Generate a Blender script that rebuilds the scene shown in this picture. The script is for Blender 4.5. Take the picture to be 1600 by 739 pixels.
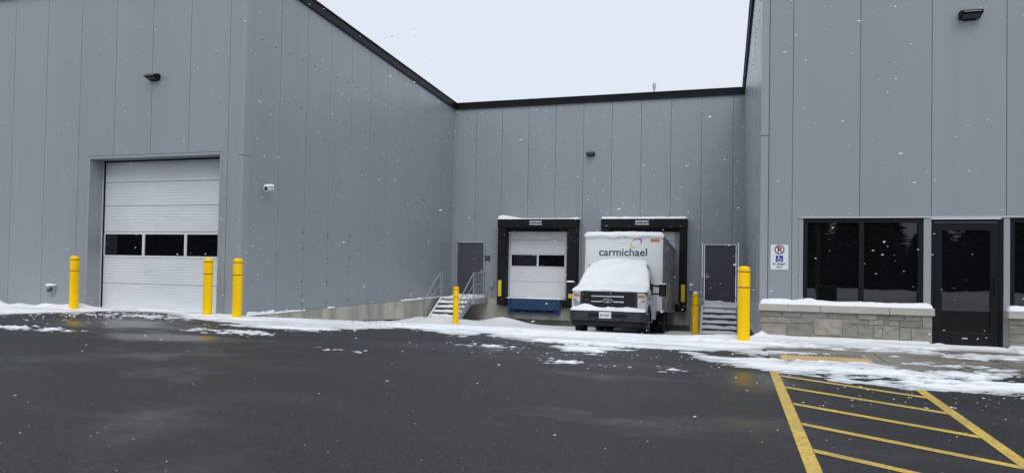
import bpy, math, random
import numpy as np
from mathutils import Matrix, Vector

for o in list(bpy.data.objects):
    bpy.data.objects.remove(o, do_unlink=True)
sc = bpy.context.scene
COL = sc.collection
rad = math.radians
random.seed(7)

# ------------------------------------------------------------------ camera
CAMZ = 1.25
yaw, pit, rol = rad(17.106), rad(1.133), rad(0.9958)
fw = Vector((-math.sin(yaw)*math.cos(pit), math.cos(yaw)*math.cos(pit), math.sin(pit)))
rt = Vector((math.cos(yaw), math.sin(yaw), 0)); up = rt.cross(fw)
rt2 = rt*math.cos(rol) + up*math.sin(rol); up2 = up*math.cos(rol) - rt*math.sin(rol)
cd = bpy.data.cameras.new('camera'); cam = bpy.data.objects.new('camera', cd); COL.objects.link(cam)
M = Matrix((rt2, up2, -fw)).transposed().to_4x4(); M.translation = (0, 0, CAMZ)
cam.matrix_world = M
cd.sensor_width = 36; cd.lens = 1080/1600*36; cd.shift_y = 25.3/1600
cd.clip_start = 0.05; cd.clip_end = 3000
sc.camera = cam

# ------------------------------------------------------------------ sky and light
SUN_EL, SUN_AZ = 54, 160           # soft, veiled sun behind the viewer's right shoulder
w = bpy.data.worlds.new('World'); sc.world = w; w.use_nodes = True
nt = w.node_tree; nt.nodes.clear()
out = nt.nodes.new('ShaderNodeOutputWorld'); bg = nt.nodes.new('ShaderNodeBackground')
sky = nt.nodes.new('ShaderNodeTexSky'); sky.sky_type = 'NISHITA'; sky.sun_disc = False
sky.sun_elevation = rad(SUN_EL); sky.sun_rotation = rad(SUN_AZ)
sky.air_density = 1.0; sky.dust_density = 6.0; sky.ozone_density = 1.0
hsv = nt.nodes.new('ShaderNodeHueSaturation'); hsv.inputs['Saturation'].default_value = 0.25
mx = nt.nodes.new('ShaderNodeMix'); mx.data_type = 'RGBA'; mx.inputs[0].default_value = 0.9
cn = nt.nodes.new('ShaderNodeTexNoise'); cn.inputs['Scale'].default_value = 2.2; cn.inputs['Detail'].default_value = 4
tc = nt.nodes.new('ShaderNodeTexCoord'); nt.links.new(tc.outputs['Generated'], cn.inputs[0])
cr = nt.nodes.new('ShaderNodeMix'); cr.data_type = 'RGBA'
cr.inputs[6].default_value = (9.0, 9.85, 11.1, 1); cr.inputs[7].default_value = (9.5, 10.25, 11.3, 1)   # even cloud cover, same scale as the sky texture
nt.links.new(cn.outputs[0], cr.inputs[0]); nt.links.new(cr.outputs[2], mx.inputs[7])
nt.links.new(sky.outputs[0], hsv.inputs['Color']); nt.links.new(hsv.outputs[0], mx.inputs[6])
nt.links.new(mx.outputs[2], bg.inputs[0]); bg.inputs[1].default_value = 0.087
nt.links.new(bg.outputs[0], out.inputs[0])
sd = bpy.data.lights.new('sun', 'SUN'); sun = bpy.data.objects.new('sun', sd); COL.objects.link(sun)
sd.energy = 1.25; sd.angle = rad(40); sd.color = (1, 0.97, 0.93)
# direction towards the sun: rotation measured clockwise from +Y
az = rad(SUN_AZ); sv = Vector((math.sin(az)*math.cos(rad(SUN_EL)), math.cos(az)*math.cos(rad(SUN_EL)), math.sin(rad(SUN_EL))))
sun.rotation_euler = sv.to_track_quat('Z', 'Y').to_euler()
sc.view_settings.view_transform = 'Standard'; sc.view_settings.look = 'None'
sc.view_settings.exposure = 0.0; sc.view_settings.gamma = 1.0

# ------------------------------------------------------------------ materials
MATS = {}
def mat(name, col, rough=0.6, metal=0.0, var=0.0, vs=(2, 2, 2), bump=0.0, bs=(40, 40, 40), bdist=0.01,
        orand=0.0, dark=None, dvs=(1, 1, 1), dthr=(0.5, 0.7), rvar=0.0, spec=0.5):
    """colour with two scales of noise in world space, optional stain colour, optional fine relief"""
    m = bpy.data.materials.new(name); m.use_nodes = True; n = m.node_tree.nodes; l = m.node_tree.links
    b = n['Principled BSDF']; b.inputs['Roughness'].default_value = rough; b.inputs['Metallic'].default_value = metal
    b.inputs['Specular IOR Level'].default_value = spec
    c = (*col, 1); b.inputs['Base Color'].default_value = c
    geo = n.new('ShaderNodeNewGeometry')
    def noise(scale, det=4.0, rg=0.55):
        mp = n.new('ShaderNodeMapping'); mp.inputs['Scale'].default_value = scale
        l.new(geo.outputs['Position'], mp.inputs[0])
        t = n.new('ShaderNodeTexNoise'); t.inputs['Scale'].default_value = 1.0
        t.inputs['Detail'].default_value = det; t.inputs['Roughness'].default_value = rg
        l.new(mp.outputs[0], t.inputs[0]); return t.outputs[0]
    cur = None
    if var:
        r = n.new('ShaderNodeMapRange'); r.inputs[1].default_value = 0.3; r.inputs[2].default_value = 0.7
        r.inputs[3].default_value = 1-var; r.inputs[4].default_value = 1+var
        l.new(noise(vs), r.inputs[0]); cur = r.outputs[0]
    if orand:
        oi = n.new('ShaderNodeObjectInfo'); r = n.new('ShaderNodeMapRange')
        r.inputs[3].default_value = 1-orand; r.inputs[4].default_value = 1+orand
        l.new(oi.outputs['Random'], r.inputs[0])
        if cur:
            k = n.new('ShaderNodeMath'); k.operation = 'MULTIPLY'; l.new(cur, k.inputs[0]); l.new(r.outputs[0], k.inputs[1]); cur = k.outputs[0]
        else: cur = r.outputs[0]
    colout = None
    if cur:
        k = n.new('ShaderNodeMix'); k.data_type = 'RGBA'; k.blend_type = 'MULTIPLY'; k.inputs[0].default_value = 1
        k.inputs[6].default_value = c; l.new(cur, k.inputs[7]); colout = k.outputs[2]
    if dark:
        k = n.new('ShaderNodeMix'); k.data_type = 'RGBA'
        r = n.new('ShaderNodeMapRange'); r.inputs[1].default_value = dthr[0]; r.inputs[2].default_value = dthr[1]
        l.new(noise(dvs, 6.0, 0.6), r.inputs[0]); l.new(r.outputs[0], k.inputs[0])
        if colout: l.new(colout, k.inputs[6])
        else: k.inputs[6].default_value = c
        k.inputs[7].default_value = (*dark, 1); colout = k.outputs[2]
    if colout: l.new(colout, b.inputs['Base Color'])
    if rvar:
        r = n.new('ShaderNodeMapRange'); r.inputs[1].default_value = 0.35; r.inputs[2].default_value = 0.65
        r.inputs[3].default_value = rough-rvar; r.inputs[4].default_value = rough+rvar
        l.new(noise((1.1, 1.1, 1.1)), r.inputs[0]); l.new(r.outputs[0], b.inputs['Roughness'])
    if bump:
        bp = n.new('ShaderNodeBump'); bp.inputs['Strength'].default_value = bump; bp.inputs['Distance'].default_value = bdist
        l.new(noise(bs, 3.0), bp.inputs['Height']); l.new(bp.outputs[0], b.inputs['Normal'])
    MATS[name] = m; return m

mat('panel', (0.284, 0.312, 0.340), 0.33, var=0.03, vs=(0.5, 0.5, 0.12), dark=(0.268, 0.293, 0.318), dvs=(3.5, 3.5, 0.10), dthr=(0.5, 0.9), bump=0.2, bs=(3, 3, 0.6), bdist=0.02, orand=0.02, rvar=0.06)
mat('panel_trim', (0.302, 0.33, 0.357), 0.4, var=0.03, vs=(1, 1, 0.3))
mat('sealant', (0.15, 0.163, 0.18), 0.8)
mat('bright_trim', (0.55, 0.58, 0.61), 0.35, var=0.04)
mat('black_metal', (0.008, 0.008, 0.010), 0.5, var=0.2, vs=(1, 1, 3), spec=0.2)
mat('roof', (0.7, 0.72, 0.75), 0.9)
mat('overhead_white', (0.69, 0.715, 0.735), 0.45, var=0.035, vs=(1.2, 1, 3), rvar=0.05, dark=(0.52, 0.54, 0.55), dvs=(1.2, 1, 6), dthr=(0.6, 0.85))
mat('glass', (0.004, 0.005, 0.006), 0.012, spec=0.7)
mat('frame_black', (0.006, 0.006, 0.008), 0.38, spec=0.3)
mat('door_grey', (0.062, 0.066, 0.078), 0.5, var=0.05, vs=(2, 2, 2), bump=0.05, bs=(8, 8, 8))
mat('steel', (0.42, 0.44, 0.46), 0.42, metal=0.8, var=0.12, vs=(6, 6, 6))
mat('galv', (0.36, 0.385, 0.41), 0.5, metal=0.3, var=0.15, vs=(9, 9, 9))
mat('tread_dark', (0.10, 0.11, 0.12), 0.6, metal=0.3, var=0.2, vs=(14, 14, 14))
mat('concrete', (0.42, 0.40, 0.352), 0.85, var=0.3, vs=(0.5, 1.7, 0.25), bump=0.3, bs=(18, 18, 18), bdist=0.01,
    dark=(0.21, 0.203, 0.185), dvs=(0.8, 1.5, 0.5), dthr=(0.5, 0.75))
mat('apron', (0.31, 0.30, 0.27), 0.85, var=0.15, vs=(1.5, 1.5, 0.6), bump=0.3, bs=(25, 25, 25), dark=(0.17, 0.16, 0.145), dvs=(1.2, 1, .7), dthr=(0.55, 0.75))
mat('pitwall', (0.20, 0.19, 0.165), 0.85, var=0.2, vs=(1.1, 1.5, 0.7), bump=0.3, bs=(18, 18, 18), dark=(0.09, 0.085, 0.075), dvs=(1, 1, .6), dthr=(0.5, 0.7))
mat('sidewalk', (0.24, 0.225, 0.195), 0.45, var=0.14, vs=(2, 2, 2), bump=0.35, bs=(60, 60, 60), bdist=0.004, rvar=0.2, dark=(0.13, 0.12, 0.10), dvs=(0.7, 1.4, 1), dthr=(0.45, 0.6))
mat('stone', (0.275, 0.25, 0.215), 0.85, var=0.22, vs=(7, 7, 16), bump=0.7, bs=(22, 22, 40), bdist=0.012, orand=0.24, dark=(0.165, 0.155, 0.142), dvs=(5, 5, 9), dthr=(0.5, 0.72))
mat('mortar', (0.37, 0.36, 0.33), 0.9, var=0.1, vs=(9, 9, 9))
mat('capstone', (0.44, 0.43, 0.39), 0.85, var=0.08, vs=(4, 4, 9), bump=0.3, bs=(30, 30, 30), dark=(0.2, 0.19, 0.16), dvs=(5, 5, 1.2), dthr=(0.66, 0.74))
mat('yellow', (1.0, 0.61, 0.0), 0.42, spec=0.2, var=0.04, vs=(3, 3, 2), dark=(0.6, 0.36, 0.005), dvs=(4, 4, 3), dthr=(0.68, 0.9))
mat('red_tape', (0.23, 0.045, 0.015), 0.45)
mat('dock_yellow', (0.72, 0.50, 0.02), 0.45, var=0.08)
mat('rubber', (0.008, 0.0085, 0.010), 0.75, spec=0.25, var=0.25, vs=(3, 3, 3), bump=0.2, bs=(6, 6, 6), bdist=0.02)
mat('blue_steel', (0.005, 0.038, 0.115), 0.4, var=0.18, vs=(3, 3, 6), dark=(0.004, 0.018, 0.05), dvs=(2, 2, 4), dthr=(0.58, 0.75))
mat('white_print', (0.72, 0.74, 0.77), 0.6)
mat('white_paint', (0.72, 0.75, 0.77), 0.3, var=0.03, vs=(2, 2, 2), dark=(0.5, 0.5, 0.48), dvs=(2, 2, 5), dthr=(0.62, 0.85))
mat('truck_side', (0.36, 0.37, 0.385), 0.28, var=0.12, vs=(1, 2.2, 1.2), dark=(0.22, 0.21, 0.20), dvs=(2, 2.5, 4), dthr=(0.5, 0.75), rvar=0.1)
mat('cab_paint', (0.74, 0.76, 0.78), 0.3, var=0.04, vs=(3, 3, 3), dark=(0.42, 0.41, 0.39), dvs=(6, 6, 9), dthr=(0.55, 0.8))
mat('bumper_dark', (0.022, 0.024, 0.029), 0.5, var=0.25, vs=(4, 4, 4))
mat('chrome', (0.62, 0.64, 0.66), 0.2, metal=1.0)
mat('lens', (0.55, 0.58, 0.60), 0.12, var=0.25, vs=(30, 30, 30))
mat('amber', (0.42, 0.16, 0.08), 0.25, var=0.2, vs=(30, 30, 30))
mat('tyre', (0.012, 0.012, 0.013), 0.85, bump=0.4, bs=(40, 40, 40))
mat('rim', (0.30, 0.31, 0.32), 0.5, metal=0.3, var=0.2, vs=(9, 9, 9))
mat('chassis', (0.012, 0.011, 0.010), 0.9)
mat('teal_print', (0.012, 0.05, 0.065), 0.5)
mat('orange_decal', (0.55, 0.20, 0.08), 0.5)
mat('swoosh_red', (0.48, 0.10, 0.12), 0.5)
mat('swoosh_gold', (0.72, 0.47, 0.16), 0.5)
mat('emblem_blue', (0.03, 0.045, 0.10), 0.3)
mat('sign_white', (0.70, 0.74, 0.80), 0.4, var=0.03)
mat('sign_red', (0.25, 0.018, 0.03), 0.4)
mat('sign_blue', (0.006, 0.04, 0.30), 0.4)
mat('sign_black', (0.03, 0.03, 0.035), 0.5)
mat('tactile', (0.58, 0.40, 0.19), 0.6, var=0.15, vs=(5, 5, 5))
mat('bark', (0.07, 0.055, 0.045), 0.9, var=0.2, vs=(9, 9, 3))
mat('needles', (0.045, 0.055, 0.048), 0.85, var=0.4, vs=(0.9, 0.9, 0.9))
mat('box_green', (0.045, 0.085, 0.06), 0.5)
mat('wood_pole', (0.12, 0.10, 0.08), 0.9)
mat('plastic_white', (0.7, 0.72, 0.75), 0.4)

def snow_material():
    m = bpy.data.materials.new('snow'); m.use_nodes = True; n = m.node_tree.nodes; l = m.node_tree.links
    b = n['Principled BSDF']; b.inputs['Roughness'].default_value = 0.8; b.inputs['Specular IOR Level'].default_value = 0.3
    at = n.new('ShaderNodeAttribute'); at.attribute_name = 'thin'
    geo = n.new('ShaderNodeNewGeometry')
    t = n.new('ShaderNodeTexNoise'); t.inputs['Scale'].default_value = 2.2; t.inputs['Detail'].default_value = 5
    l.new(geo.outputs['Position'], t.inputs[0])
    r = n.new('ShaderNodeMapRange'); r.inputs[1].default_value = 0.3; r.inputs[2].default_value = 0.7; r.inputs[3].default_value = 0.93; r.inputs[4].default_value = 1.03
    l.new(t.outputs[0], r.inputs[0])
    k = n.new('ShaderNodeMix'); k.data_type = 'RGBA'
    k.inputs[6].default_value = (0.86, 0.88, 0.90, 1); k.inputs[7].default_value = (0.36, 0.38, 0.40, 1)   # packed wet slush where it is thin
    l.new(at.outputs['Fac'], k.inputs[0])
    q = n.new('ShaderNodeMix'); q.data_type = 'RGBA'; q.blend_type = 'MULTIPLY'; q.inputs[0].default_value = 1
    l.new(k.outputs[2], q.inputs[6]); l.new(r.outputs[0], q.inputs[7]); l.new(q.outputs[2], b.inputs['Base Color'])
    t2 = n.new('ShaderNodeTexNoise'); t2.inputs['Scale'].default_value = 38; t2.inputs['Detail'].default_value = 4
    l.new(geo.outputs['Position'], t2.inputs[0])
    bp = n.new('ShaderNodeBump'); bp.inputs['Strength'].default_value = 0.35; bp.inputs['Distance'].default_value = 0.012
    l.new(t2.outputs[0], bp.inputs['Height']); l.new(bp.outputs[0], b.inputs['Normal'])
    MATS['snow'] = m
snow_material()

def asphalt_material():
    m = bpy.data.materials.new('asphalt'); m.use_nodes = True; n = m.node_tree.nodes; l = m.node_tree.links
    b = n['Principled BSDF']; geo = n.new('ShaderNodeNewGeometry')
    def noise(scale, det=4.0, rg=0.55, rot=0.0):
        mp = n.new('ShaderNodeMapping'); mp.inputs['Scale'].default_value = scale; mp.inputs['Rotation'].default_value = (0, 0, rot)
        l.new(geo.outputs['Position'], mp.inputs[0])
        t = n.new('ShaderNodeTexNoise'); t.inputs['Scale'].default_value = 1; t.inputs['Detail'].default_value = det; t.inputs['Roughness'].default_value = rg
        l.new(mp.outputs[0], t.inputs[0]); return t.outputs[0]
    def rng(s, a, b_, c, d):
        r = n.new('ShaderNodeMapRange'); l.new(s, r.inputs[0])
        for i, v in enumerate((a, b_, c, d)): r.inputs[i+1].default_value = v
        return r.outputs[0]
    def mul(a, c):
        k = n.new('ShaderNodeMath'); k.operation = 'MULTIPLY'; l.new(a, k.inputs[0]); l.new(c, k.inputs[1]); return k.outputs[0]
    big = noise((0.22, 0.45, 1), 5, 0.6)
    grain = noise((48, 48, 48), 5, 0.8); fine = noise((190, 190, 190), 2, 0.7)
    v = mul(mul(rng(big, 0.3, 0.7, 0.9, 1.1), rng(grain, 0.38, 0.64, 0.15, 2.1)), rng(fine, 0.35, 0.68, 0.6, 1.5))
    k = n.new('ShaderNodeMix'); k.data_type = 'RGBA'; k.blend_type = 'MULTIPLY'; k.inputs[0].default_value = 1
    k.inputs[6].default_value = (0.0225, 0.0225, 0.0232, 1); l.new(v, k.inputs[7])
    # pale salt residue in long streaks
    salt = rng(noise((0.35, 1.5, 1), 6, 0.62, 0.3), 0.55, 0.8, 0, 0.28)
    k2 = n.new('ShaderNodeMix'); k2.data_type = 'RGBA'; l.new(salt, k2.inputs[0]); l.new(k.outputs[2], k2.inputs[6]); k2.inputs[7].default_value = (0.085, 0.087, 0.09, 1)
    # pale stones in the aggregate
    vo = n.new('ShaderNodeTexVoronoi'); vo.inputs['Scale'].default_value = 34; l.new(geo.outputs['Position'], vo.inputs[0])
    st = rng(vo.outputs['Distance'], 0.09, 0.13, 0.8, 0.0)
    sel = rng(noise((23, 23, 23), 1, 0.5), 0.6, 0.62, 0, 1)
    k3 = n.new('ShaderNodeMix'); k3.data_type = 'RGBA'; l.new(mul(st, sel), k3.inputs[0]); l.new(k2.outputs[2], k3.inputs[6]); k3.inputs[7].default_value = (0.14, 0.14, 0.14, 1)
    l.new(k3.outputs[2], b.inputs['Base Color'])
    wet = noise((0.28, 0.5, 1), 5, 0.6, 0.2)
    base_r = rng(wet, 0.33, 0.46, 0.16, 0.55)
    # standing melt water by the drive-in door, beside the walkway and below the ramp mouth
    tot = None
    for (cx, cy, rx, ry) in ((-11.6, 10.9, 3.2, 1.5), (-9.0, 9.6, 2.2, .8), (.3, 8.9, 1.0, 1.1), (-4.0, 10.2, 2.6, .6), (4.6, 8.3, 1.6, .5)):
        mp = n.new('ShaderNodeMapping'); mp.vector_type = 'POINT'; mp.inputs['Location'].default_value = (-cx/rx, -cy/ry, 0); mp.inputs['Scale'].default_value = (1/rx, 1/ry, 0)
        l.new(geo.outputs['Position'], mp.inputs[0]); ln = n.new('ShaderNodeVectorMath'); ln.operation = 'LENGTH'; l.new(mp.outputs[0], ln.inputs[0])
        e = rng(ln.outputs['Value'], 0.2, 1.0, 1.0, 0.0)
        if tot is None: tot = e
        else:
            k_ = n.new('ShaderNodeMath'); k_.operation = 'MAXIMUM'; l.new(tot, k_.inputs[0]); l.new(e, k_.inputs[1]); tot = k_.outputs[0]
    wn = noise((0.9, 1.9, 1), 5, 0.6)
    ad = n.new('ShaderNodeMath'); ad.operation = 'ADD'; l.new(tot, ad.inputs[0]); l.new(wn, ad.inputs[1])
    pud = rng(ad.outputs[0], 0.88, 1.35, 0.0, 1.0)
    lo = n.new('ShaderNodeMix'); lo.data_type = 'FLOAT'; l.new(pud, lo.inputs[0]); l.new(base_r, lo.inputs[2]); lo.inputs[3].default_value = 0.20
    l.new(lo.outputs[0], b.inputs['Roughness'])
    b.inputs['Specular IOR Level'].default_value = 0.33
    bp = n.new('ShaderNodeBump'); bp.inputs['Distance'].default_value = 0.008; l.new(rng(pud, 0, 1, 0.6, 0.3), bp.inputs['Strength'])
    l.new(grain, bp.inputs['Height']); l.new(bp.outputs[0], b.inputs['Normal'])
    MATS['asphalt'] = m
asphalt_material()

def line_material():
    m = bpy.data.materials.new('line_paint'); m.use_nodes = True; n = m.node_tree.nodes; l = m.node_tree.links
    b = n['Principled BSDF']; geo = n.new('ShaderNodeNewGeometry')
    def ns(s, d):
        t = n.new('ShaderNodeTexNoise'); t.inputs['Scale'].default_value = s; t.inputs['Detail'].default_value = d; t.inputs['Roughness'].default_value = 0.7
        l.new(geo.outputs['Position'], t.inputs[0]); return t.outputs[0]
    r = n.new('ShaderNodeMapRange'); r.inputs[1].default_value = 0.54; r.inputs[2].default_value = 0.62; l.new(ns(30, 6), r.inputs[0])
    r2 = n.new('ShaderNodeMapRange'); r2.inputs[1].default_value = 0.35; r2.inputs[2].default_value = 0.65; r2.inputs[3].default_value = 0.0; r2.inputs[4].default_value = 0.5; l.new(ns(2.5, 4), r2.inputs[0])
    a = n.new('ShaderNodeMath'); a.operation = 'MAXIMUM'; l.new(r.outputs[0], a.inputs[0]); l.new(r2.outputs[0], a.inputs[1])
    k = n.new('ShaderNodeMix'); k.data_type = 'RGBA'; l.new(a.outputs[0], k.inputs[0])
    k.inputs[6].default_value = (0.72, 0.49, 0.09, 1); k.inputs[7].default_value = (0.20, 0.165, 0.09, 1)
    l.new(k.outputs[2], b.inputs['Base Color']); b.inputs['Roughness'].default_value = 0.45
    bp = n.new('ShaderNodeBump'); bp.inputs['Strength'].default_value = 0.3; bp.inputs['Distance'].default_value = 0.005
    l.new(ns(95, 3), bp.inputs['Height']); l.new(bp.outputs[0], b.inputs['Normal'])
    MATS['line_paint'] = m
line_material()

# ------------------------------------------------------------------ mesh helpers
class MB:
    def __init__(s): s.v = []; s.f = []
    def add(s, vs, fs):
        o = len(s.v); s.v += [tuple(p) for p in vs]; s.f += [tuple(o+i for i in q) for q in fs]; return s
    def box(s, x0, x1, y0, y1, z0, z1):
        return s.add([(x0,y0,z0),(x1,y0,z0),(x1,y1,z0),(x0,y1,z0),(x0,y0,z1),(x1,y0,z1),(x1,y1,z1),(x0,y1,z1)],
                     [(0,3,2,1),(4,5,6,7),(0,1,5,4),(1,2,6,5),(2,3,7,6),(3,0,4,7)])
    def prism(s, pts, fn, d0, d1):
        """extrude a 2-D outline; fn(a, b, d) -> xyz"""
        k = len(pts); vs = [fn(a, b, d0) for a, b in pts] + [fn(a, b, d1) for a, b in pts]
        return s.add(vs, [tuple(range(k))[::-1], tuple(range(k, 2*k))] + [(i, (i+1) % k, k+(i+1) % k, k+i) for i in range(k)])
    def cyl(s, p0, p1, r0, r1=None, n=12, caps=True):
        r1 = r0 if r1 is None else r1
        p0 = Vector(p0); p1 = Vector(p1); q = (p1-p0).normalized().to_track_quat('Z', 'Y')
        vs = []
        for p, r in ((p0, r0), (p1, r1)):
            for i in range(n):
                a = 2*math.pi*i/n; vs.append(tuple(p + q @ Vector((r*math.cos(a), r*math.sin(a), 0))))
        fs = [(i, (i+1) % n, n+(i+1) % n, n+i) for i in range(n)]
        if caps: fs += [tuple(range(n))[::-1], tuple(range(n, 2*n))]
        return s.add(vs, fs)
    def tube(s, pts, r, n=8):
        for a, b in zip(pts, pts[1:]): s.cyl(a, b, r, r, n)
        return s
    def lathe(s, prof, n=24, c=(0, 0, 0)):
        vs = []
        for r, z in prof:
            for i in range(n):
                a = 2*math.pi*i/n; vs.append((c[0]+r*math.cos(a), c[1]+r*math.sin(a), c[2]+z))
        fs = []
        for j in range(len(prof)-1):
            for i in range(n): fs.append((j*n+i, j*n+(i+1) % n, (j+1)*n+(i+1) % n, (j+1)*n+i))
        fs += [tuple(range(n))[::-1], tuple(range((len(prof)-1)*n, len(prof)*n))]
        return s.add(vs, fs)
    def grid(s, rows, close=False):
        nu, nv = len(rows), len(rows[0]); vs = [p for r in rows for p in r]
        fs = [(i*nv+j, i*nv+j+1, (i+1)*nv+j+1, (i+1)*nv+j) for i in range(nu-1) for j in range(nv-1)]
        if close: fs += [tuple(range(nv)), tuple(reversed(range((nu-1)*nv, nu*nv)))]
        return s.add(vs, fs)
    def mesh(s, name, material, smooth=False, origin=(0, 0, 0)):
        me = bpy.data.meshes.new(name); ox, oy, oz = origin
        me.from_pydata([(x-ox, y-oy, z-oz) for x, y, z in s.v], [], s.f)
        me.materials.append(MATS[material]); me.update()
        if smooth: me.polygons.foreach_set('use_smooth', [True]*len(me.polygons))
        return me
    def build(s, name, material, parent=None, origin=(0, 0, 0), smooth=False, bevel=0, seg=2, sub=0):
        o = link(name, s.mesh(name, material, smooth, origin), parent)
        if bevel:
            b = o.modifiers.new('bevel', 'BEVEL'); b.width = bevel; b.segments = seg; b.limit_method = 'ANGLE'; b.angle_limit = rad(35)
        if sub:
            b = o.modifiers.new('sub', 'SUBSURF'); b.levels = sub; b.render_levels = sub
        return o
def link(name, me, parent=None, loc=(0, 0, 0), rot=None):
    o = bpy.data.objects.new(name, me); COL.objects.link(o)
    if parent is not None: o.parent = parent
    o.location = loc
    if rot: o.rotation_euler = rot
    return o
def tag(o, label=None, cat=None, group=None, kind=None):
    if label: o['label'] = label
    if cat: o['category'] = cat
    if group: o['group'] = group
    if kind: o['kind'] = kind
    return o
def thing(name, label, cat, loc=(0, 0, 0), group=None, rot=None):
    o = bpy.data.objects.new(name, None); COL.objects.link(o); o.location = loc
    if rot: o.rotation_euler = rot
    return tag(o, label, cat, group)
def copy_tree(o, parent=None):
    c = o.copy(); COL.objects.link(c); c.parent = parent
    for ch in list(o.children): copy_tree(ch, c)
    return c
_glyphs = {}
def text_mesh(txt, size, width=None, shear=0.0, bold=0.0):
    """flat lettering as mesh data, centred on the origin in the XZ plane, facing -Y"""
    cu = bpy.data.curves.new('lettering', 'FONT'); cu.body = txt; cu.size = size; cu.align_x = 'CENTER'; cu.align_y = 'CENTER'
    cu.shear = shear; cu.offset = bold; cu.resolution_u = 3; cu.extrude = 0.0015
    o = bpy.data.objects.new('lettering', cu); COL.objects.link(o)
    bpy.context.view_layer.update()
    me = bpy.data.meshes.new_from_object(o.evaluated_get(bpy.context.evaluated_depsgraph_get()))
    bpy.data.objects.remove(o)
    xs = [v.co.x for v in me.vertices]; wd = max(xs)-min(xs); k = width/wd if width else 1; cx = (max(xs)+min(xs))/2
    ys = [v.co.y for v in me.vertices]; cyy = (max(ys)+min(ys))/2
    for v in me.vertices:
        x, y, z = v.co; v.co = ((x-cx)*k, -z, y-cyy)
    return me
def text(name, txt, size, material, parent, loc, width=None, shear=0, bold=0):
    me = text_mesh(txt, size, width, shear, bold); me.materials.clear(); me.materials.append(MATS[material])
    return link(name, me, parent, loc)

# numpy value noise
def _hash(ix, iy, seed):
    h = (ix*374761393 + iy*668265263 + seed*1442695041).astype(np.int64) & 0xffffffff
    h = ((h ^ (h >> 13))*1274126177) & 0xffffffff
    return ((h ^ (h >> 16)) & 0xffff)/65535.0
def vnoise(x, y, seed=0):
    x = np.asarray(x, float); y = np.asarray(y, float)
    ix = np.floor(x).astype(np.int64); iy = np.floor(y).astype(np.int64); fx = x-ix; fy = y-iy
    fx = fx*fx*(3-2*fx); fy = fy*fy*(3-2*fy)
    a = _hash(ix, iy, seed); b = _hash(ix+1, iy, seed); c = _hash(ix, iy+1, seed); d = _hash(ix+1, iy+1, seed)
    return (a*(1-fx)+b*fx)*(1-fy) + (c*(1-fx)+d*fx)*fy
def fbm(x, y, seed=0, oct=4):
    s = 0; a = 0.5; t = 0
    for i in range(oct):
        s = s + a*vnoise(x*2**i, y*2**i, seed+i*17); t += a; a *= 0.55
    return s/t
def sstep(a, b, x):
    t = np.clip((np.asarray(x, float)-a)/(b-a), 0, 1); return t*t*(3-2*t)

# ------------------------------------------------------------------ layout constants (metres)
XL, XR, YF, YB = -10.62, 0.62, 13.35, 26.3
EAVE, RISE = 7.87, 0.038
RY = [12.0, 13.0, 13.7, 14.5, 15.9, 17.5, 19.0, 20.6, 22.6, 26.3]
RZ = [0.0, -0.005, -0.085, -0.185, -0.33, -0.485, -0.605, -0.705, -0.835, -1.06]
def gz(x, y):
    """paved surface: falls 2.7 % towards the viewer, ramps down to the docks between the wings"""
    x = np.asarray(x, float); y = np.asarray(y, float)
    z = np.where(y < 12.0, -0.027*(12.0-np.maximum(y, -18)), 0.0)
    pit = np.interp(y, RY, RZ)
    k = sstep(XL-0.25, XL+0.1, x)*(1-sstep(XR-0.15, XR+0.05, x))
    return np.where(y > 12.0, pit*k, z)
def g(x, y): return float(gz(x, y))

# ------------------------------------------------------------------ ground
def sheet(name, xs, ys, zf, material):
    X, Y = np.meshgrid(xs, ys); Z = zf(X, Y); nx, ny = len(xs), len(ys)
    m = MB(); m.v = list(zip(X.ravel().tolist(), Y.ravel().tolist(), Z.ravel().tolist()))
    m.f = [(j*nx+i, j*nx+i+1, (j+1)*nx+i+1, (j+1)*nx+i) for j in range(ny-1) for i in range(nx-1)]
    return m.build(name, material)
xs = sorted(set([-90, -60, -40, -30, -24, -20, -17, -15, -13, XL-0.25, XL-0.12, XL+0.1] + [-10+i for i in range(11)] + [XR-0.15, XR-0.05, XR+0.05, 2, 4, 8, 16, 30, 60]))
ys = [-18, -10, -4, 0, 3, 6, 9, 11] + RY + [13.35, 24.5]
lot = tag(sheet('asphalt_lot', np.array(xs), np.array(sorted(set(ys))), gz, 'asphalt'), kind='structure')
far = MB(); far.grid([[(-900, -900, -1.6), (900, -900, -1.6)], [(-900, 900, -1.6), (900, 900, -1.6)]])
tag(far.build('snowy_field', 'snow'), kind='structure')

# painted aisle: two long lines and diagonal stripes, 4 mm sheets on the asphalt
def stripe(pts, lift):
    m = MB(); m.add([(x, y, g(x, y)+lift) for x, y in pts], [(0, 1, 2, 3)])
    return m.build('painted_line', 'line_paint', lot)
stripe([(0.575, 3.0), (0.685, 3.0), (0.685, 10.4), (0.575, 10.4)], 0.004)
stripe([(2.10, 3.0), (2.205, 3.0), (2.205, 10.4), (2.10, 10.4)], 0.004)
for ya in (9.36, 8.60, 7.70, 6.83, 5.95, 5.07):
    yb = ya-0.84; h = 0.055
    stripe([(0.69, ya-h), (2.095, yb-h), (2.095, yb+h), (0.69, ya+h)], 0.004)

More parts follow.
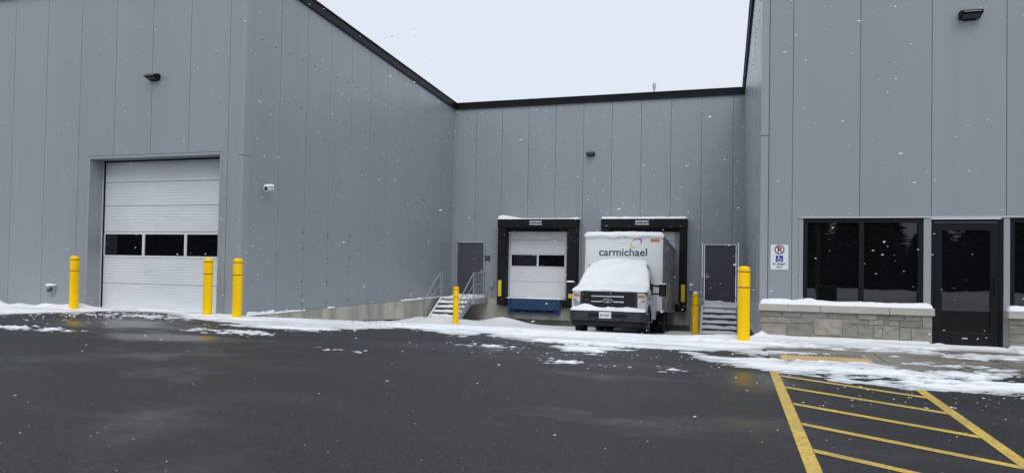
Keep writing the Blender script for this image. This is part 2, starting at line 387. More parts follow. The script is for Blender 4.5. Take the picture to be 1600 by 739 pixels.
# sidewalk slabs in front of the office wing, flush with the lot
walk = MB().box(XR+0.02, 30, 10.3, 13.5, -0.5, -0.028).build('sidewalk', 'sidewalk'); tag(walk, kind='structure')
sx = XR+0.02
while sx < 12:
    for (y0, y1) in ((10.3, 11.75), (11.758, 13.3)):
        m = MB(); x1 = sx+1.55
        m.add([(sx+.004, y0+.004, g(sx, y0)-.03), (x1-.004, y0+.004, g(x1, y0)-.03), (x1-.004, y1-.004, -.03), (sx+.004, y1-.004, -.03),
               (sx+.004, y0+.004, g(sx, y0)+.016), (x1-.004, y0+.004, g(x1, y0)+.016), (x1-.004, y1-.004, .018), (sx+.004, y1-.004, .018)],
              [(4,5,6,7),(0,1,5,4),(1,2,6,5),(2,3,7,6),(3,0,4,7)])
        m.build('slab', 'sidewalk', walk, bevel=0.006, seg=1)
    sx += 1.558
# yellow tactile plate let into the ramp
tp = MB(); px0, px1, py0, py1 = 0.80, 2.02, 10.62, 11.25
tp.add([(px0, py0, g(px0, py0)+.021), (px1, py0, g(px1, py0)+.021), (px1, py1, g(px1, py1)+.021), (px0, py1, g(px0, py1)+.021)], [(0, 1, 2, 3)])
for i in range(20):
    for j in range(10):
        cx, cy_ = px0+.03+i*.061, py0+.03+j*.063
        tp.cyl((cx, cy_, g(cx, cy_)+.0205), (cx, cy_, g(cx, cy_)+.026), .012, .009, 6)
tp.build('tactile_plate', 'tactile', walk)

# ------------------------------------------------------------------ the warehouse
BO = (-5.0, YF, 0.0)
bld = thing('warehouse_building', 'grey metal-panelled warehouse with two wings around a sunken loading dock', 'building', BO)
def bpart(mb, name, material, parent=None, **k):
    return mb.build(name, material, parent if parent is not None else bld, origin=BO, **k)

def cells(u0, u1, z0, z1, ops):
    """rectangle minus openings, as rectangles"""
    us = sorted({u0, u1} | {min(max(u, u0), u1) for o in ops for u in o[:2]})
    res = []
    for a, b in zip(us, us[1:]):
        if b-a < 1e-4: continue
        mid = (a+b)/2; blocks = sorted([(o[2], o[3]) for o in ops if o[0] < mid < o[1]])
        z = z0
        for p, q in blocks:
            if p > z+1e-4: res.append((a, b, z, p))
            z = max(z, q)
        if z < z1-1e-4: res.append((a, b, z, z1))
    return res
def panel_wall(joints, z0, top, ops, place, gap=0.010, th=0.1):
    """one object for each panel; place(u, depth, z) -> xyz, depth 0 = outer face"""
    seal = MB()
    for a, b in zip(joints, joints[1:]):
        m = MB()
        cs = cells(a+gap/2, b-gap/2, z0, 1e3, ops)
        for (u0, u1, p, q) in cs:
            ta, tb = (top(u0), top(u1)) if q > 100 else (q, q)
            v = [place(u0, 0, p), place(u1, 0, p), place(u1, th, p), place(u0, th, p), place(u0, 0, ta), place(u1, 0, tb), place(u1, th, tb), place(u0, th, ta)]
            m.add(v, [(0,3,2,1),(4,5,6,7),(0,1,5,4),(1,2,6,5),(2,3,7,6),(3,0,4,7)])
        if m.v: bpart(m, 'wall_panel', 'panel')
    for u in joints[1:-1]:
        for (u0, u1, p, q) in cells(u-.03, u+.03, z0, 1e3, ops):
            q = min(q, min(top(u0), top(u1)))
            v = [place(u0, .012, p), place(u1, .012, p), place(u1, .012, q), place(u0, .012, q)]
            seal.add(v, [(0, 1, 2, 3)])
    bpart(seal, 'joint_sealant', 'sealant')
front = lambda u, d, z: (u, YF+d, z)
back = lambda u, d, z: (u, YB+d, z)
lside = lambda u, d, z: (XL-d, u, z)
rside = lambda u, d, z: (XR+.02+d, u, z)

GX0, GX1, GZ = -15.17, -11.27, 3.74            # drive-in door opening
LJ = [-11.06-1.125*i for i in range(14)][::-1] + [XL-0.12]
panel_wall(LJ, 0.0, lambda u: 8.06, [(GX0-.06, GX1+.06, -1, GZ+.07)], front)
SJ = [13.55] + [14.66+1.142*i for i in range(10)] + [YB]
panel_wall(SJ, 0.0, lambda u: EAVE-.25+RISE*(YB-u), [], lside, gap=0.012)
BJ = [XL] + [-9.69+1.104*i for i in range(10)] + [XR+.02]
DL = (-10.43, -9.30, 2.21); DR = (-0.71, 0.40, 2.18)
DK = ((-8.21, -5.91, 2.80), (-4.10, -1.80, 2.80))
bops = [(DL[0]-.08, DL[1]+.08, -.1, DL[2]+.07), (DR[0]-.08, DR[1]+.08, -.1, DR[2]+.07)] + [(a-.02, b+.02, -.1, t+.02) for a, b, t in DK]
panel_wall(BJ, 0.0, lambda u: EAVE-.25, bops, back, gap=0.015)
W1 = (1.34, 3.245, 0.60, 2.20); SD = (3.36, 4.42, 0.0, 2.18); W2 = (4.51, 6.45, 0.60, 2.20)
RJ = [XR+.12, 0.75, 1.15, 2.25, 3.36, 4.46, 5.57, 6.68, 7.79, 8.9, 10.0, 11.1, 12.2, 13.3]
panel_wall(RJ, 0.0, lambda u: 8.06, [(1.30, 6.49, .58, 2.22), (XR, 30, -1, .60), (3.30, 4.50, -1, 2.22)], front)
RS = [13.5, 14.6, 15.7, 16.8, 17.9, 19.0, 20.1, 21.2, 22.3, 23.4, 24.5, 25.6, YB]
panel_wall(RS, 0.0, lambda u: EAVE-.25+RISE*.9*(YB-u), [], rside, gap=0.014)
# corner trims, each in two lengths like the photo's joint
for (x0, x1, y0, y1) in ((XL-.12, XL+.006, YF-.012, YF+.2), (XR-.006, XR+.12, YF-.012, YF+.15)):
    for (z0, z1) in ((0.0, 3.70), (3.712, 8.05)):
        bpart(MB().box(x0, x1, y0, y1, z0, z1), 'corner_trim', 'panel_trim')
bpart(MB().box(XL-.05, XL+.05, YB-.05, YB-.012, 0.02, EAVE-.26), 'corner_trim', 'panel_trim')
bpart(MB().box(XR-.03, XR+.06, YB-.05, YB-.012, 0.02, EAVE-.26), 'corner_trim', 'panel')
# parapet copings (black), two-step profile
def coping(mbs, name='roof_coping'): return bpart(mbs, name, 'black_metal')
m = MB(); m.box(XL+.104, XR-.055, YB-.07, YB+.35, EAVE-.25, EAVE-.02); m.box(XL+.104, XR-.085, YB-.10, YB+.38, EAVE-.017, EAVE+.012); m.box(XL+.104, XR-.055, YB-.085, YB-.071, EAVE-.13, EAVE-.115); coping(m)
for side, slope in ((1, RISE), (-1, RISE*.9)):
    xf = XL+.07 if side == 1 else XR-.05
    m = MB()
    for (o0, o1, za, zb) in ((0, -.42, -.25, -.02), (.03, -.45, -.017, .012)):
        xa, xb = sorted((xf+side*o0, xf+side*o1)); vs = []
        for y in (YF-.08, YB+.4):
            zz = EAVE + slope*(YB-y)
            vs += [(xa, y, zz+za), (xb, y, zz+za), (xb, y, zz+zb), (xa, y, zz+zb)]
        m.add(vs, [(0,1,2,3),(7,6,5,4),(0,4,5,1),(1,5,6,2),(2,6,7,3),(3,7,4,0)])
    coping(m)
m = MB(); m.box(-40, XL-.38, YF-.08, YF+.3, 8.06, 8.36); coping(m)
m = MB(); m.box(XR+.42, 30, YF-.08, YF+.3, 8.06, 8.32); coping(m)
m = MB(); m.box(-40, XL-.36, YF+.31, 60, 7.4, 7.5); m.box(XL-.2, XR+.3, YB+.4, 60, 7.3, 7.4); m.box(XR+.41, 30, YF+.31, 60, 7.4, 7.5)
bpart(m, 'roof', 'roof')
# foundation walls
m = MB(); m.box(XL-.3, XL+.035, YF+.05, YB-.002, -1.7, -0.004); bpart(m, 'foundation_wall', 'concrete')
m = MB(); m.box(XR-.012, XR+.3, YF+.2, YB-.002, -1.7, -0.004); bpart(m, 'foundation_wall', 'concrete')
for a_, b_ in ((XL+.037, -8.64), (-1.2, XR-.014)): bpart(MB().box(a_, b_, YB-.03, YB+.3, -1.7, -.004), 'foundation_wall', 'concrete')
m = MB(); m.box(-8.638, -1.202, YB-.06, YB+.3, -1.7, -.80); bpart(m, 'dock_pit_wall', 'pitwall')
m = MB(); m.box(-8.638, -1.202, YB-.20, YB+.3, -.797, -.006); bpart(m, 'dock_apron', 'apron', bevel=.01)
for a_, b_ in ((-40, GX0-.12), (GX1+.12, XL-.31)): bpart(MB().box(a_, b_, YF+.03, YF+.3, -.3, -.004), 'foundation_wall', 'concrete')
# exposed fasteners on the long grey side wall
fm = MB().cyl((0, 0, 0), (.02, 0, 0), .022, .014, 8).mesh('fastener', 'door_grey')
for (yy, zs) in ((15.75, (2.05, 1.63, .75, .18)), (16.95, (2.0, 1.38, .72, .15)), (18.15, (2.05, 1.42, 1.0, .2))):
    for z in zs: link('fastener', fm, bld, (XL-BO[0], yy-BO[1], z))
fs = MB().cyl((0, 0, 0), (.012, 0, 0), .016, .012, 6).mesh('fastener', 'door_grey')
for zrow, x_, sg in ((6.55, XL, 1), (5.3, XL, 1), (6.6, XR+.02, -1)):
    yy = 13.9
    while yy < 25.8:
        link('fastener', fs, bld, (x_-BO[0], yy-BO[1], zrow+random.uniform(-.01, .01)), (0, 0, 0 if sg > 0 else math.pi)); yy += .56
# trims round the openings of the front walls
def surround(x0, x1, z0, z1, yf, t, dep, material, name):
    m = MB(); m.box(x0-t, x0, yf-.008, yf+dep, z0, z1+t); m.box(x1, x1+t, yf-.008, yf+dep, z0, z1+t); m.box(x0, x1, yf-.008, yf+dep, z1, z1+t)
    return bpart(m, name, material)
surround(GX0, GX1, -.02, GZ, YF, .06, .40, 'panel_trim', 'door_surround')
surround(DL[0], DL[1], 0, DL[2], YB, .065, .12, 'panel', 'door_frame')
surround(DR[0], DR[1], 0, DR[2], YB, .065, .12, 'panel', 'door_frame')

def overhead_door(x0, x1, yd, edges, win, npane, parent_name='overhead_door', rib=0.075):
    root = bpart(MB().box(x0-.3, x1+.3, yd+.06, yd+.10, -.02, edges[-1]+.3), parent_name, 'frame_black')
    for a, b in zip(edges, edges[1:]):
        m = MB(); has = win and a < win[0] < b
        if has:
            m.box(x0, x1, yd, yd+.05, a+.004, win[0]); m.box(x0, x1, yd, yd+.05, win[1], b-.004)
            wd = (x1-x0)/npane; fr = .035
            for i in range(npane+1):
                xa = x0 if i == 0 else x0+i*wd-fr
                xb = x1 if i == npane else (x0+.05 if i == 0 else x0+i*wd+fr)
                if i == npane: xa = x1-.05
                m.box(xa, xb, yd-.008, yd+.05, win[0]+.001, win[1]-.001)
            sec = bpart(m, 'door_section', 'overhead_white', root)
            for i in range(npane):
                xa = x0+.05 if i == 0 else x0+i*wd+fr; xb = x1-.05 if i == npane-1 else x0+(i+1)*wd-fr
                bpart(MB().box(xa, xb, yd+.012, yd+.03, win[0], win[1]), 'pane', 'glass', root)
        else:
            # ribbed sheet: profile of shallow grooves
            prof = []; z = a+.004; n = max(3, int(round((b-a)/rib)))
            hh = (b-a-.008)/n
            for i in range(n):
                zz = a+.004+i*hh
                prof += [(0.007, zz), (0.0, zz+.010), (0.0, zz+hh-.010), (0.007, zz+hh-.002)]
            pts = [(yd+d, z) for d, z in prof] + [(yd+.05, b-.004), (yd+.05, a+.004)]
            m.prism(pts, lambda p, q, d: (d, p, q), x0, x1)
            bpart(m, 'door_section', 'overhead_white', root)
    bpart(MB().box(x0, x1, yd+.004, yd+.045, -.02, edges[0]+.001), 'bottom_seal', 'rubber', root)
    return root
YD = YF+.40
gd = overhead_door(GX0+.03, GX1-.02, YD+.02, [0.03, .65, 1.30, 1.95, 2.60, 3.20, 3.80], (1.36, 1.89), 3)
bpart(MB().box(GX0+.001, GX0+.032, YD-.03, YD+.018, 0, GZ-.001), 'door_track', 'bright_trim', gd)
bpart(MB().box(GX0+.033, GX0+.055, YD-.015, YD+.017, 0, GZ-.001), 'weather_seal', 'rubber', gd)
bpart(MB().box(GX0+.056, GX1, YD-.04, YD+.015, GZ-.03, GZ-.001), 'weather_seal', 'rubber', gd)
for a, b, t in DK:
    dd = overhead_door(a+.02, b-.02, YB+.12, [0.04, .66, 1.22, 1.77, 2.30, 2.86], (1.27, 1.72), 2, rib=0.09)
    bpart(MB().box(a-.02, a+.018, YB+.0, YB+.11, 0, t), 'door_track', 'bright_trim', dd)
    bpart(MB().box(b-.018, b+.02, YB+.0, YB+.11, 0, t), 'door_track', 'bright_trim', dd)
def man_door(d, hinge_left):
    x0, x1, t = d
    o = bpart(MB().box(x0+.012, x1-.012, YB+.05, YB+.10, .015, t-.012), 'entry_door', 'door_grey', bevel=.004)
    hx = x1-.09 if hinge_left else x0+.09
    m = MB().box(hx-.025, hx+.025, YB+.03, YB+.05, .92, 1.12); m.cyl((hx, YB+.04, 1.0), (hx, YB-.02, 1.0), .012, .012, 8)
    s = -1 if hinge_left else 1
    m.cyl((hx, YB-.015, 1.0), (hx+s*.11, YB-.015, 1.0), .011, .011, 8); bpart(m, 'handle', 'steel', o)
    hgx = x0+.018 if hinge_left else x1-.018
    for z in (.25, 1.1, 1.95): bpart(MB().cyl((hgx, YB+.042, z-.05), (hgx, YB+.042, z+.05), .012, .012, 8), 'hinge', 'steel', o)
    bpart(MB().box(x0, x1, YB-.06, YB+.045, -.02, .012), 'threshold', 'steel', o)
man_door(DL, True); man_door(DR, False)

# office front: window, glazed door, second window
def window(x0, x1, z0, z1, n):
    t = .075; m = MB(); y0, y1 = YF+.02, YF+.10
    m.box(x0, x0+t, y0, y1, z0, z1); m.box(x1-t, x1, y0, y1, z0, z1); m.box(x0+t, x1-t, y0, y1, z0, z0+t); m.box(x0+t, x1-t, y0, y1, z1-t, z1)
    wd = (x1-x0-t)/n
    for i in range(1, n): m.box(x0+i*wd, x0+i*wd+t, y0+.002, y1, z0+t, z1-t)
    o = bpart(m, 'window', 'frame_black')
    for i in range(n):
        bpart(MB().box(x0+i*wd+t, x0+(i+1)*wd, y0+.045, y0+.07, z0+t, z1-t), 'pane', 'glass', o)
    return o
window(*W1, 2); window(*W2, 2)
bpart(MB().box(1.27, 6.52, YF-.03, YF+.11, 2.202, 2.222), 'window_head_flashing', 'bright_trim')
for (xa, xb) in ((3.247, 3.358), (4.422, 4.508), (6.452, 6.52), (1.27, 1.338)):
    bpart(MB().box(xa, xb, YF-.012, YF+.11, .0 if 3 < xa < 6 else .585, 2.201), 'mullion_cover', 'panel_trim')
x0, x1, _, zt = SD; m = MB(); y0 = YF+.02
m.box(x0, x0+.05, y0, y0+.1, 0, zt); m.box(x1-.05, x1, y0, y0+.1, 0, zt); m.box(x0+.05, x1-.05, y0, y0+.1, zt-.05, zt)
od = bpart(m, 'glazed_door', 'frame_black')
a, b = x0+.056, x1-.056; m = MB(); y1 = y0+.02
m.box(a, a+.12, y1, y1+.05, .03, zt-.056); m.box(b-.12, b, y1, y1+.05, .03, zt-.056); m.box(a+.12, b-.12, y1, y1+.05, zt-.19, zt-.056); m.box(a+.12, b-.12, y1, y1+.05, .03, .27)
bpart(m, 'door_leaf', 'frame_black', od, bevel=.004)
bpart(MB().box(a+.12, b-.12, y1+.022, y1+.034, .27, zt-.19), 'pane', 'glass', od)
m = MB().tube([(b-.06, y1, 1.17), (b-.06, y1-.06, 1.17), (b-.06, y1-.06, .93), (b-.06, y1, .93)], .012); bpart(m, 'handle', 'frame_black', od)
bpart(MB().box(a, b, y1-.03, y1+.08, .0, .026), 'threshold', 'steel', od)
bpart(MB().box(a+.42, a+.50, y1-.004, y1-.0005, .165, .18), 'sticker', 'white_print', od)

# stone wainscot: the stones as laid in the photograph (zoom units: 1430 across = 2.75 m, 240 high = 0.545 m)
ST = [(25,217,0,46),(217,373,0,46),(373,608,0,46),(608,690,0,46),(690,855,0,46),(855,1017,0,46),(1017,1106,0,40),(1106,1231,0,46),(1231,1372,0,46),(1372,1455,0,96),
 (25,292,46,96),(292,408,46,90),(408,488,46,90),(488,728,46,180),(728,806,46,80),(806,942,46,84),(942,1062,40,86),(1062,1106,40,86),(1106,1190,46,86),(1190,1372,46,92),
 (25,254,96,225),(254,488,90,190),(728,858,80,184),(858,982,84,240),(982,1058,86,186),(1058,1192,86,186),(1192,1284,92,192),(1284,1455,96,240),
 (25,254,225,240),(254,372,190,240),(372,528,190,240),(528,728,180,240),(728,858,184,240),(982,1110,186,240),(1110,1284,192,240),]
SY = YF-.15
def wainscot(xa, xb, stones):
    root = bpart(MB().box(xa+.01, xb-.01, SY+.022, YF+.1, -.1, .54), 'stone_wainscot', 'mortar')
    rnd = random.Random(3); j = .0045
    for (a, b, t0, t1) in stones:
        if t1-t0 < 6 or b-a < .03: continue
        za, zb = .54*(1-t1/240), .54*(1-t0/240); d = rnd.uniform(-.007, .007); q = .004
        X0, X1, Z0, Z1 = a+j, b-j, za+j, zb-j; yf = SY+d
        m = MB(); k = lambda: rnd.uniform(0, .005)
        vs = [(X0, SY+.03, Z0), (X1, SY+.03, Z0), (X1, SY+.03, Z1), (X0, SY+.03, Z1),
              (X0+q+k(), yf+k(), Z0+q+k()), (X1-q-k(), yf+k(), Z0+q+k()), (X1-q-k(), yf+k(), Z1-q-k()), (X0+q+k(), yf+k(), Z1-q-k())]
        m.add(vs, [(4,5,6,7),(0,1,5,4),(1,2,6,5),(2,3,7,6),(3,0,4,7)])
        bpart(m, 'stone', 'stone', root)
    return root
X0s = XR+.005
wb = wainscot(X0s, 3.355, [(X0s+(a-25)/1430*(3.355-X0s), X0s+(b-25)/1430*(3.355-X0s), t0, t1) for a, b, t0, t1 in ST])
rnd = random.Random(11); st2 = []; 
for (t0, t1) in ((0, 46), (46, 110), (110, 176), (176, 240)):
    x = 4.45
    while x < 6.6:
        wd = rnd.uniform(.18, .48); st2.append((x, min(x+wd, 6.7), t0, t1)); x += wd
wb2 = wainscot(4.45, 6.7, st2)
for root, segs in ((wb, [(X0s-.03, 1.61), (1.616, 2.69), (2.696, 3.375)]), (wb2, [(4.43, 5.5), (5.506, 6.7)])):
    for a, b in segs: bpart(MB().box(a, b, SY-.045, YF-.014, .541, .665), 'capstone', 'capstone', root, bevel=.008)

# ------------------------------------------------------------------ snow pillow tool
def pillow(x0, x1, y0, y1, zf, h, seed, step=.05, edge=.08, rough=.35, sink=.004, hf=None, wob=.0):
    """soft rounded layer of snow lying on z = zf(x, y)"""
    nx = max(4, int((x1-x0)/step)); ny = max(4, int((y1-y0)/step))
    X, Y = np.meshgrid(np.linspace(x0, x1, nx+1), np.linspace(y0, y1, ny+1))
    ex = np.minimum(X-x0, x1-X); ey = np.minimum(Y-y0, y1-Y)
    e = np.minimum(ex, ey)
    prof = np.sqrt(np.clip(1-(1-np.clip(e/edge, 0, 1))**2, 0, 1))
    H = h if hf is None else hf(X, Y)
    t = prof*H*(1+rough*(fbm(X*4+seed*3.1, Y*4, seed)-.5)*2)
    Xw = X + wob*(fbm(Y*3, X*1.3, seed+5)-.5); Yw = Y + wob*(fbm(X*3.3, Y*1.1, seed+9)-.5)
    Z = zf(X, Y) + t - np.where(e <= 1e-9, sink, 0)
    m = MB(); m.v = list(zip(Xw.ravel().tolist(), Yw.ravel().tolist(), Z.ravel().tolist())); n1 = nx+1
    m.f = [(j*n1+i, j*n1+i+1, (j+1)*n1+i+1, (j+1)*n1+i) for j in range(ny) for i in range(nx)]
    return m
flat = lambda z: (lambda X, Y: np.zeros_like(X)+z)
bpart(pillow(X0s-.01, 3.36, SY-.035, YF-.002, flat(.665), .075, 2, .03, .06, .5, hf=lambda X, Y: .06+.05*np.exp(-((X-1.35)/.25)**2)+.015*(Y-SY)/.15), 'snow_cap', 'snow', wb, smooth=True)
bpart(pillow(4.44, 6.7, SY-.035, YF-.002, flat(.665), .085, 4, .03, .06, .5), 'snow_cap', 'snow', wb2, smooth=True)
# snow caught on the foundation ledge of the long wall
for (a, b, h) in ((13.56, 14.6, .075), (14.62, 15.9, .03), (17.0, 17.35, .03), (21.6, 23.3, .05), (23.4, 25.2, .045)):
    bpart(pillow(XL+.001, XL+.05, a, b, flat(-.004), h, int(a*3), .02, .03, .9), 'ledge_snow', 'snow', smooth=True)

# ------------------------------------------------------------------ ground snow
POLY = [(-40, 11.6), (-22, 11.2), (-17.5, 10.9), (-15.4, 11.2), (-14.6, 12.25), (-14.2, 12.9), (-13.3, 13.2), (-12.6, 13.05), (-11.2, 12.5), (-10, 11.9), (-9, 11.42), (-8.2, 11.15), (-7.06, 11.28), (-6.7, 11.8),
 (-6.3, 12.1), (-5.9, 12.3), (-5.2, 12.0), (-4.73, 11.6), (-4.42, 11.55), (-4.2, 11.95), (-3.87, 11.7), (-3.36, 11.4), (-2.87, 11.1), (-2.35, 10.5), (-1.85, 10.2), (-1.6, 10.8), (-0.97, 11.1),
 (-0.69, 10.9), (-0.45, 10.45), (-0.21, 10.1), (0.27, 9.95), (0.56, 9.72), (0.94, 9.56), (1.25, 9.2), (1.6, 9.15), (1.93, 9.1), (2.25, 9.05), (2.92, 9.1), (4, 9.15), (6, 9.3), (30, 9.4)]
PX = np.array([p[0] for p in POLY]); PY = np.array([p[1] for p in POLY])
def blob(X, Y, cx, cy, rx, ry): return np.exp(-(((X-cx)/rx)**2+((Y-cy)/ry)**2))
def snow_depth(X, Y):
    edge = Y-np.interp(X, PX, PY)
    n1 = fbm(X*1.1, Y*2.6, 3, 5); n2 = fbm(X*5, Y*9, 8, 4); n3 = fbm(X*.6, Y*3.5, 21, 4)
    n4 = fbm(X*13, Y*24, 41, 3)
    cov = np.clip(edge/.38, -1.8, 1.5) + (n1-.5)*1.1 + (n2-.5)*.9 + (n4-.5)*.5
    cov = np.minimum(cov, 1.3)
    # trodden, half-melted crust on the sidewalk; broken crust on the apron of the drive-in door
    walk_ = sstep(.5, .9, X)*(Y < 12.75)
    cov = cov*(1-walk_) + walk_*np.minimum(cov, .48+(n1-.5)*2.2+(n2-.5)*2.2+(n4-.5)*1.0+(n3-.5)*1.2)
    apr = blob(X, Y, -12.4, 12.3, 2.3, .75)
    cov = np.where(apr > .3, np.maximum(cov, apr*.8-.9+(n2-.5)*2.2+(n4-.5)*1.6+(n1-.5)*.6), cov)
    # lone remnants further out on the lot
    for (cx, cy, rx, ry, a) in ((-3.55, 10.5, .38, .20, 1.5), (-2.12, 9.45, .36, .15, 1.6), (-12.7, 9.7, 1.1, .16, 1.7), (-8.6, 10.6, .75, .17, 1.6), (-14.3, 9.0, .5, .14, 1.3), (-.75, 9.35, .3, .12, 1.0), (-5.9, 9.3, .5, .12, .9)):
        bb = blob(X, Y, cx, cy, rx*1.25, ry*1.5); cov = np.where(bb > .18, np.maximum(cov, a*.62*bb-.58+(n2-.5)*2.0+(n4-.5)*1.7), cov)
    # worn-through places
    for (cx, cy, rx, ry, a) in ((.05, 11.05, .50, .42, 1.75), (1.35, 11.75, .75, .22, 2.6), (1.5, 10.98, .62, .2, 2.0), (4.5, 11.2, 1.0, .4, 1.7), (2.7, 10.6, .5, .16, 1.0), (4.4, 10.3, .8, .2, 1.6), (3.9, 12.7, .7, .3, 1.6), (-13.2, 13.1, 1.3, .25, .5), (2.6, 11.9, .5, .1, 1.0)):
        cov = cov - a*blob(X, Y, cx, cy, rx*1.2, ry*1.2)*(.25+1.1*n2+.45*n4)
    # tyre-swept lanes along the ramp mouth
    lane = (np.abs(np.sin((Y-.06*X)*5.2)) < .22) & (Y > 12.0) & (Y < 13.6) & (X < -1) & (X > -9)
    cov = cov - .35*lane*(n3 > .45)
    cov = cov - 1.9*sstep(.54, .66, n3+.25*(n4-.5))*(Y < 13.3)*sstep(-10.5, -8.5, X)*(1-sstep(-.6, .2, X))
    th = .030*np.clip(cov+.02, -.5, 1.3)
    # banked up against walls and around posts
    w = 0
    wl = np.clip(1-(X-XL)/1.1, 0, 1)*(X > XL)*(Y > 13.4)
    w = w + .015*wl**2 + .17*blob(X, Y, -9.9, 23.0, .8, 1.0) + .24*blob(X, Y, -8.15, 25.7, .75, .8) + .12*blob(X, Y, -9.4, 24.0, 1.2, 1.6)
    w = w + .10*blob(X, Y, -15.25, 13.25, .35, .25) + .11*blob(X, Y, -16.9, 13.0, 2.4, .26)*(X < -15)*(.2+1.5*vnoise(X*2.3, Y*2.3, 6)**2) + .035*blob(X, Y, -10.7, 12.6, .9, .4) + .07*blob(X, Y, -17.6, 12.4, .25, .25)
    w = w + .10*np.clip(1-np.abs(X-(XR-.03))/.16, 0, 1)*np.exp(-((Y-13.15)/.22)**2) + .09*blob(X, Y, .1, 12.7, .7, .45)
    w = w + .05*np.clip(1-(SY-Y)/.5, 0, 1)*(X > XR)*(Y < SY+.05)*((X < 3.3) | (X > 4.45)) + .06*blob(X, Y, 3.42, 13.05, .14, .14)
    w = w + .02*blob(X, Y, -5.5, 13.2, 4.5, .5)
    th = th + np.where(th > -.004, w*(.75+.5*n1), 0)
    th = th + np.where(th > 0, (n2-.5)*.012, 0)
    return th
def snow_sheet(name, x0, x1, y0, y1, sx, sy, keep=None):
    xs = np.arange(x0, x1+1e-6, sx); ys = np.arange(y0, y1+1e-6, sy)
    X, Y = np.meshgrid(xs, ys); T = snow_depth(X, Y); Z = gz(X, Y)+T
    # the flush kerb and slabs lift the surface by up to 2 cm in front of the office wing
    Z = Z + .018*((X > XR+.02) & (Y > 10.3))
    nx, ny = len(xs), len(ys)
    vis = T > .0; Q = vis[:-1, :-1] | vis[1:, :-1] | vis[:-1, 1:] | vis[1:, 1:]
    if keep is not None:
        cx = (X[:-1, :-1]+X[1:, 1:])/2; cy = (Y[:-1, :-1]+Y[1:, 1:])/2; Q &= keep(cx, cy)
    jj, ii = np.nonzero(Q); base = jj*nx+ii
    F = np.stack([base, base+1, base+nx+1, base+nx], 1)
    used = np.unique(F); remap = -np.ones(nx*ny, int); remap[used] = np.arange(len(used))
    P = np.stack([X.ravel(), Y.ravel(), np.where(vis, Z, Z-np.maximum(-T*0, .0)-.02).ravel() if False else np.where(vis, Z, gz(X, Y)-.012).ravel()], 1)[used]
    me = bpy.data.meshes.new(name); me.from_pydata(P.tolist(), [], remap[F].tolist()); me.materials.append(MATS['snow'])
    at = me.attributes.new('thin', 'FLOAT', 'POINT')
    thin = (1-sstep(.004, .022, T.ravel()[used]))*.85
    xu, yu = X.ravel()[used], Y.ravel()[used]
    streak = np.clip((fbm(xu*.45+yu*.1, yu*5.5, 77, 4)-.44)*3.6, 0, .75)*(.35+.65*fbm(xu*3, yu*6, 91, 3))      # dirty, driven-over lanes of slush
    thin = np.maximum(thin, streak*sstep(9.5, 10.5, yu)*(1-sstep(14.2, 16.5, yu)))
    at.data.foreach_set('value', thin.astype(np.float32)); me.polygons.foreach_set('use_smooth', [True]*len(me.polygons)); me.update()
    return link(name, me)
inside = lambda x, y: ~(((x < XL-.1) & (y > YF+.02) & ~((x > GX0) & (x < GX1) & (y < YD+.03))) | ((x > XR) & (y > SY+.03) & ~((x > 3.36) & (x < 4.43) & (y < YF+.03))))
s1 = snow_sheet('ground_snow', -19.5, 9.0, 8.6, 14.2, .03, .03, inside)
tag(s1, 'thin patchy snow along the mouth of the dock ramp', 'snow', kind='stuff')
s2 = snow_sheet('ground_snow', XL+.04, XR-.02, 14.2, YB-.07, .07, .07)
tag(s2, 'snow lying in the sunken dock ramp', 'snow', kind='stuff')

# crumbs of snow and ice scattered over the asphalt
def crumbs():
    rs = np.random.RandomState(5); m = MB(); k = 0
    oct_v = [(1,0,0),(0,1,0),(-1,0,0),(0,-1,0),(0,0,1)]
    oct_f = [(0,1,4),(1,2,4),(2,3,4),(3,0,4)]
    while k < 2600:
        u = rs.rand()
        if u < .36:   x, y = rs.uniform(-16, -8.5), 13.3-abs(rs.normal(0, 1.35)); s = rs.lognormal(-4.5, .5)
        elif u < .58: x = rs.uniform(-9, 8); y = np.interp(x, PX, PY)-abs(rs.normal(0, .8)); s = rs.lognormal(-4.8, .5)
        else:         x, y = rs.uniform(-9, 6), rs.uniform(2.6, 11); s = rs.lognormal(-5.6, .4)
        if y > 13.3 or (x > XR and y > 13.1): continue
        if u < .58 and fbm(np.array([x*1.3]), np.array([y*2.2]), 33)[0] < .47: continue
        s = min(s, .035); a = rs.uniform(0, 6.28); ca, sa = math.cos(a), math.sin(a); ex = rs.uniform(.7, 1.9); z = g(x, y)+(.017 if (x > XR+.02 and y > 10.3) else 0)
        vs = []
        for (p, q, r) in oct_v:
            p2, q2 = p*s*ex*rs.uniform(.7, 1.2), q*s*rs.uniform(.7, 1.2)
            vs.append((x+p2*ca-q2*sa, y+p2*sa+q2*ca, z+(r*s*.4 if r else -.001)))
        m.add(vs, oct_f); k += 1
    return m.build('snow_crumbs', 'snow')
tag(crumbs(), 'small crumbs of snow and ice scattered over the wet asphalt', 'snow', kind='stuff')

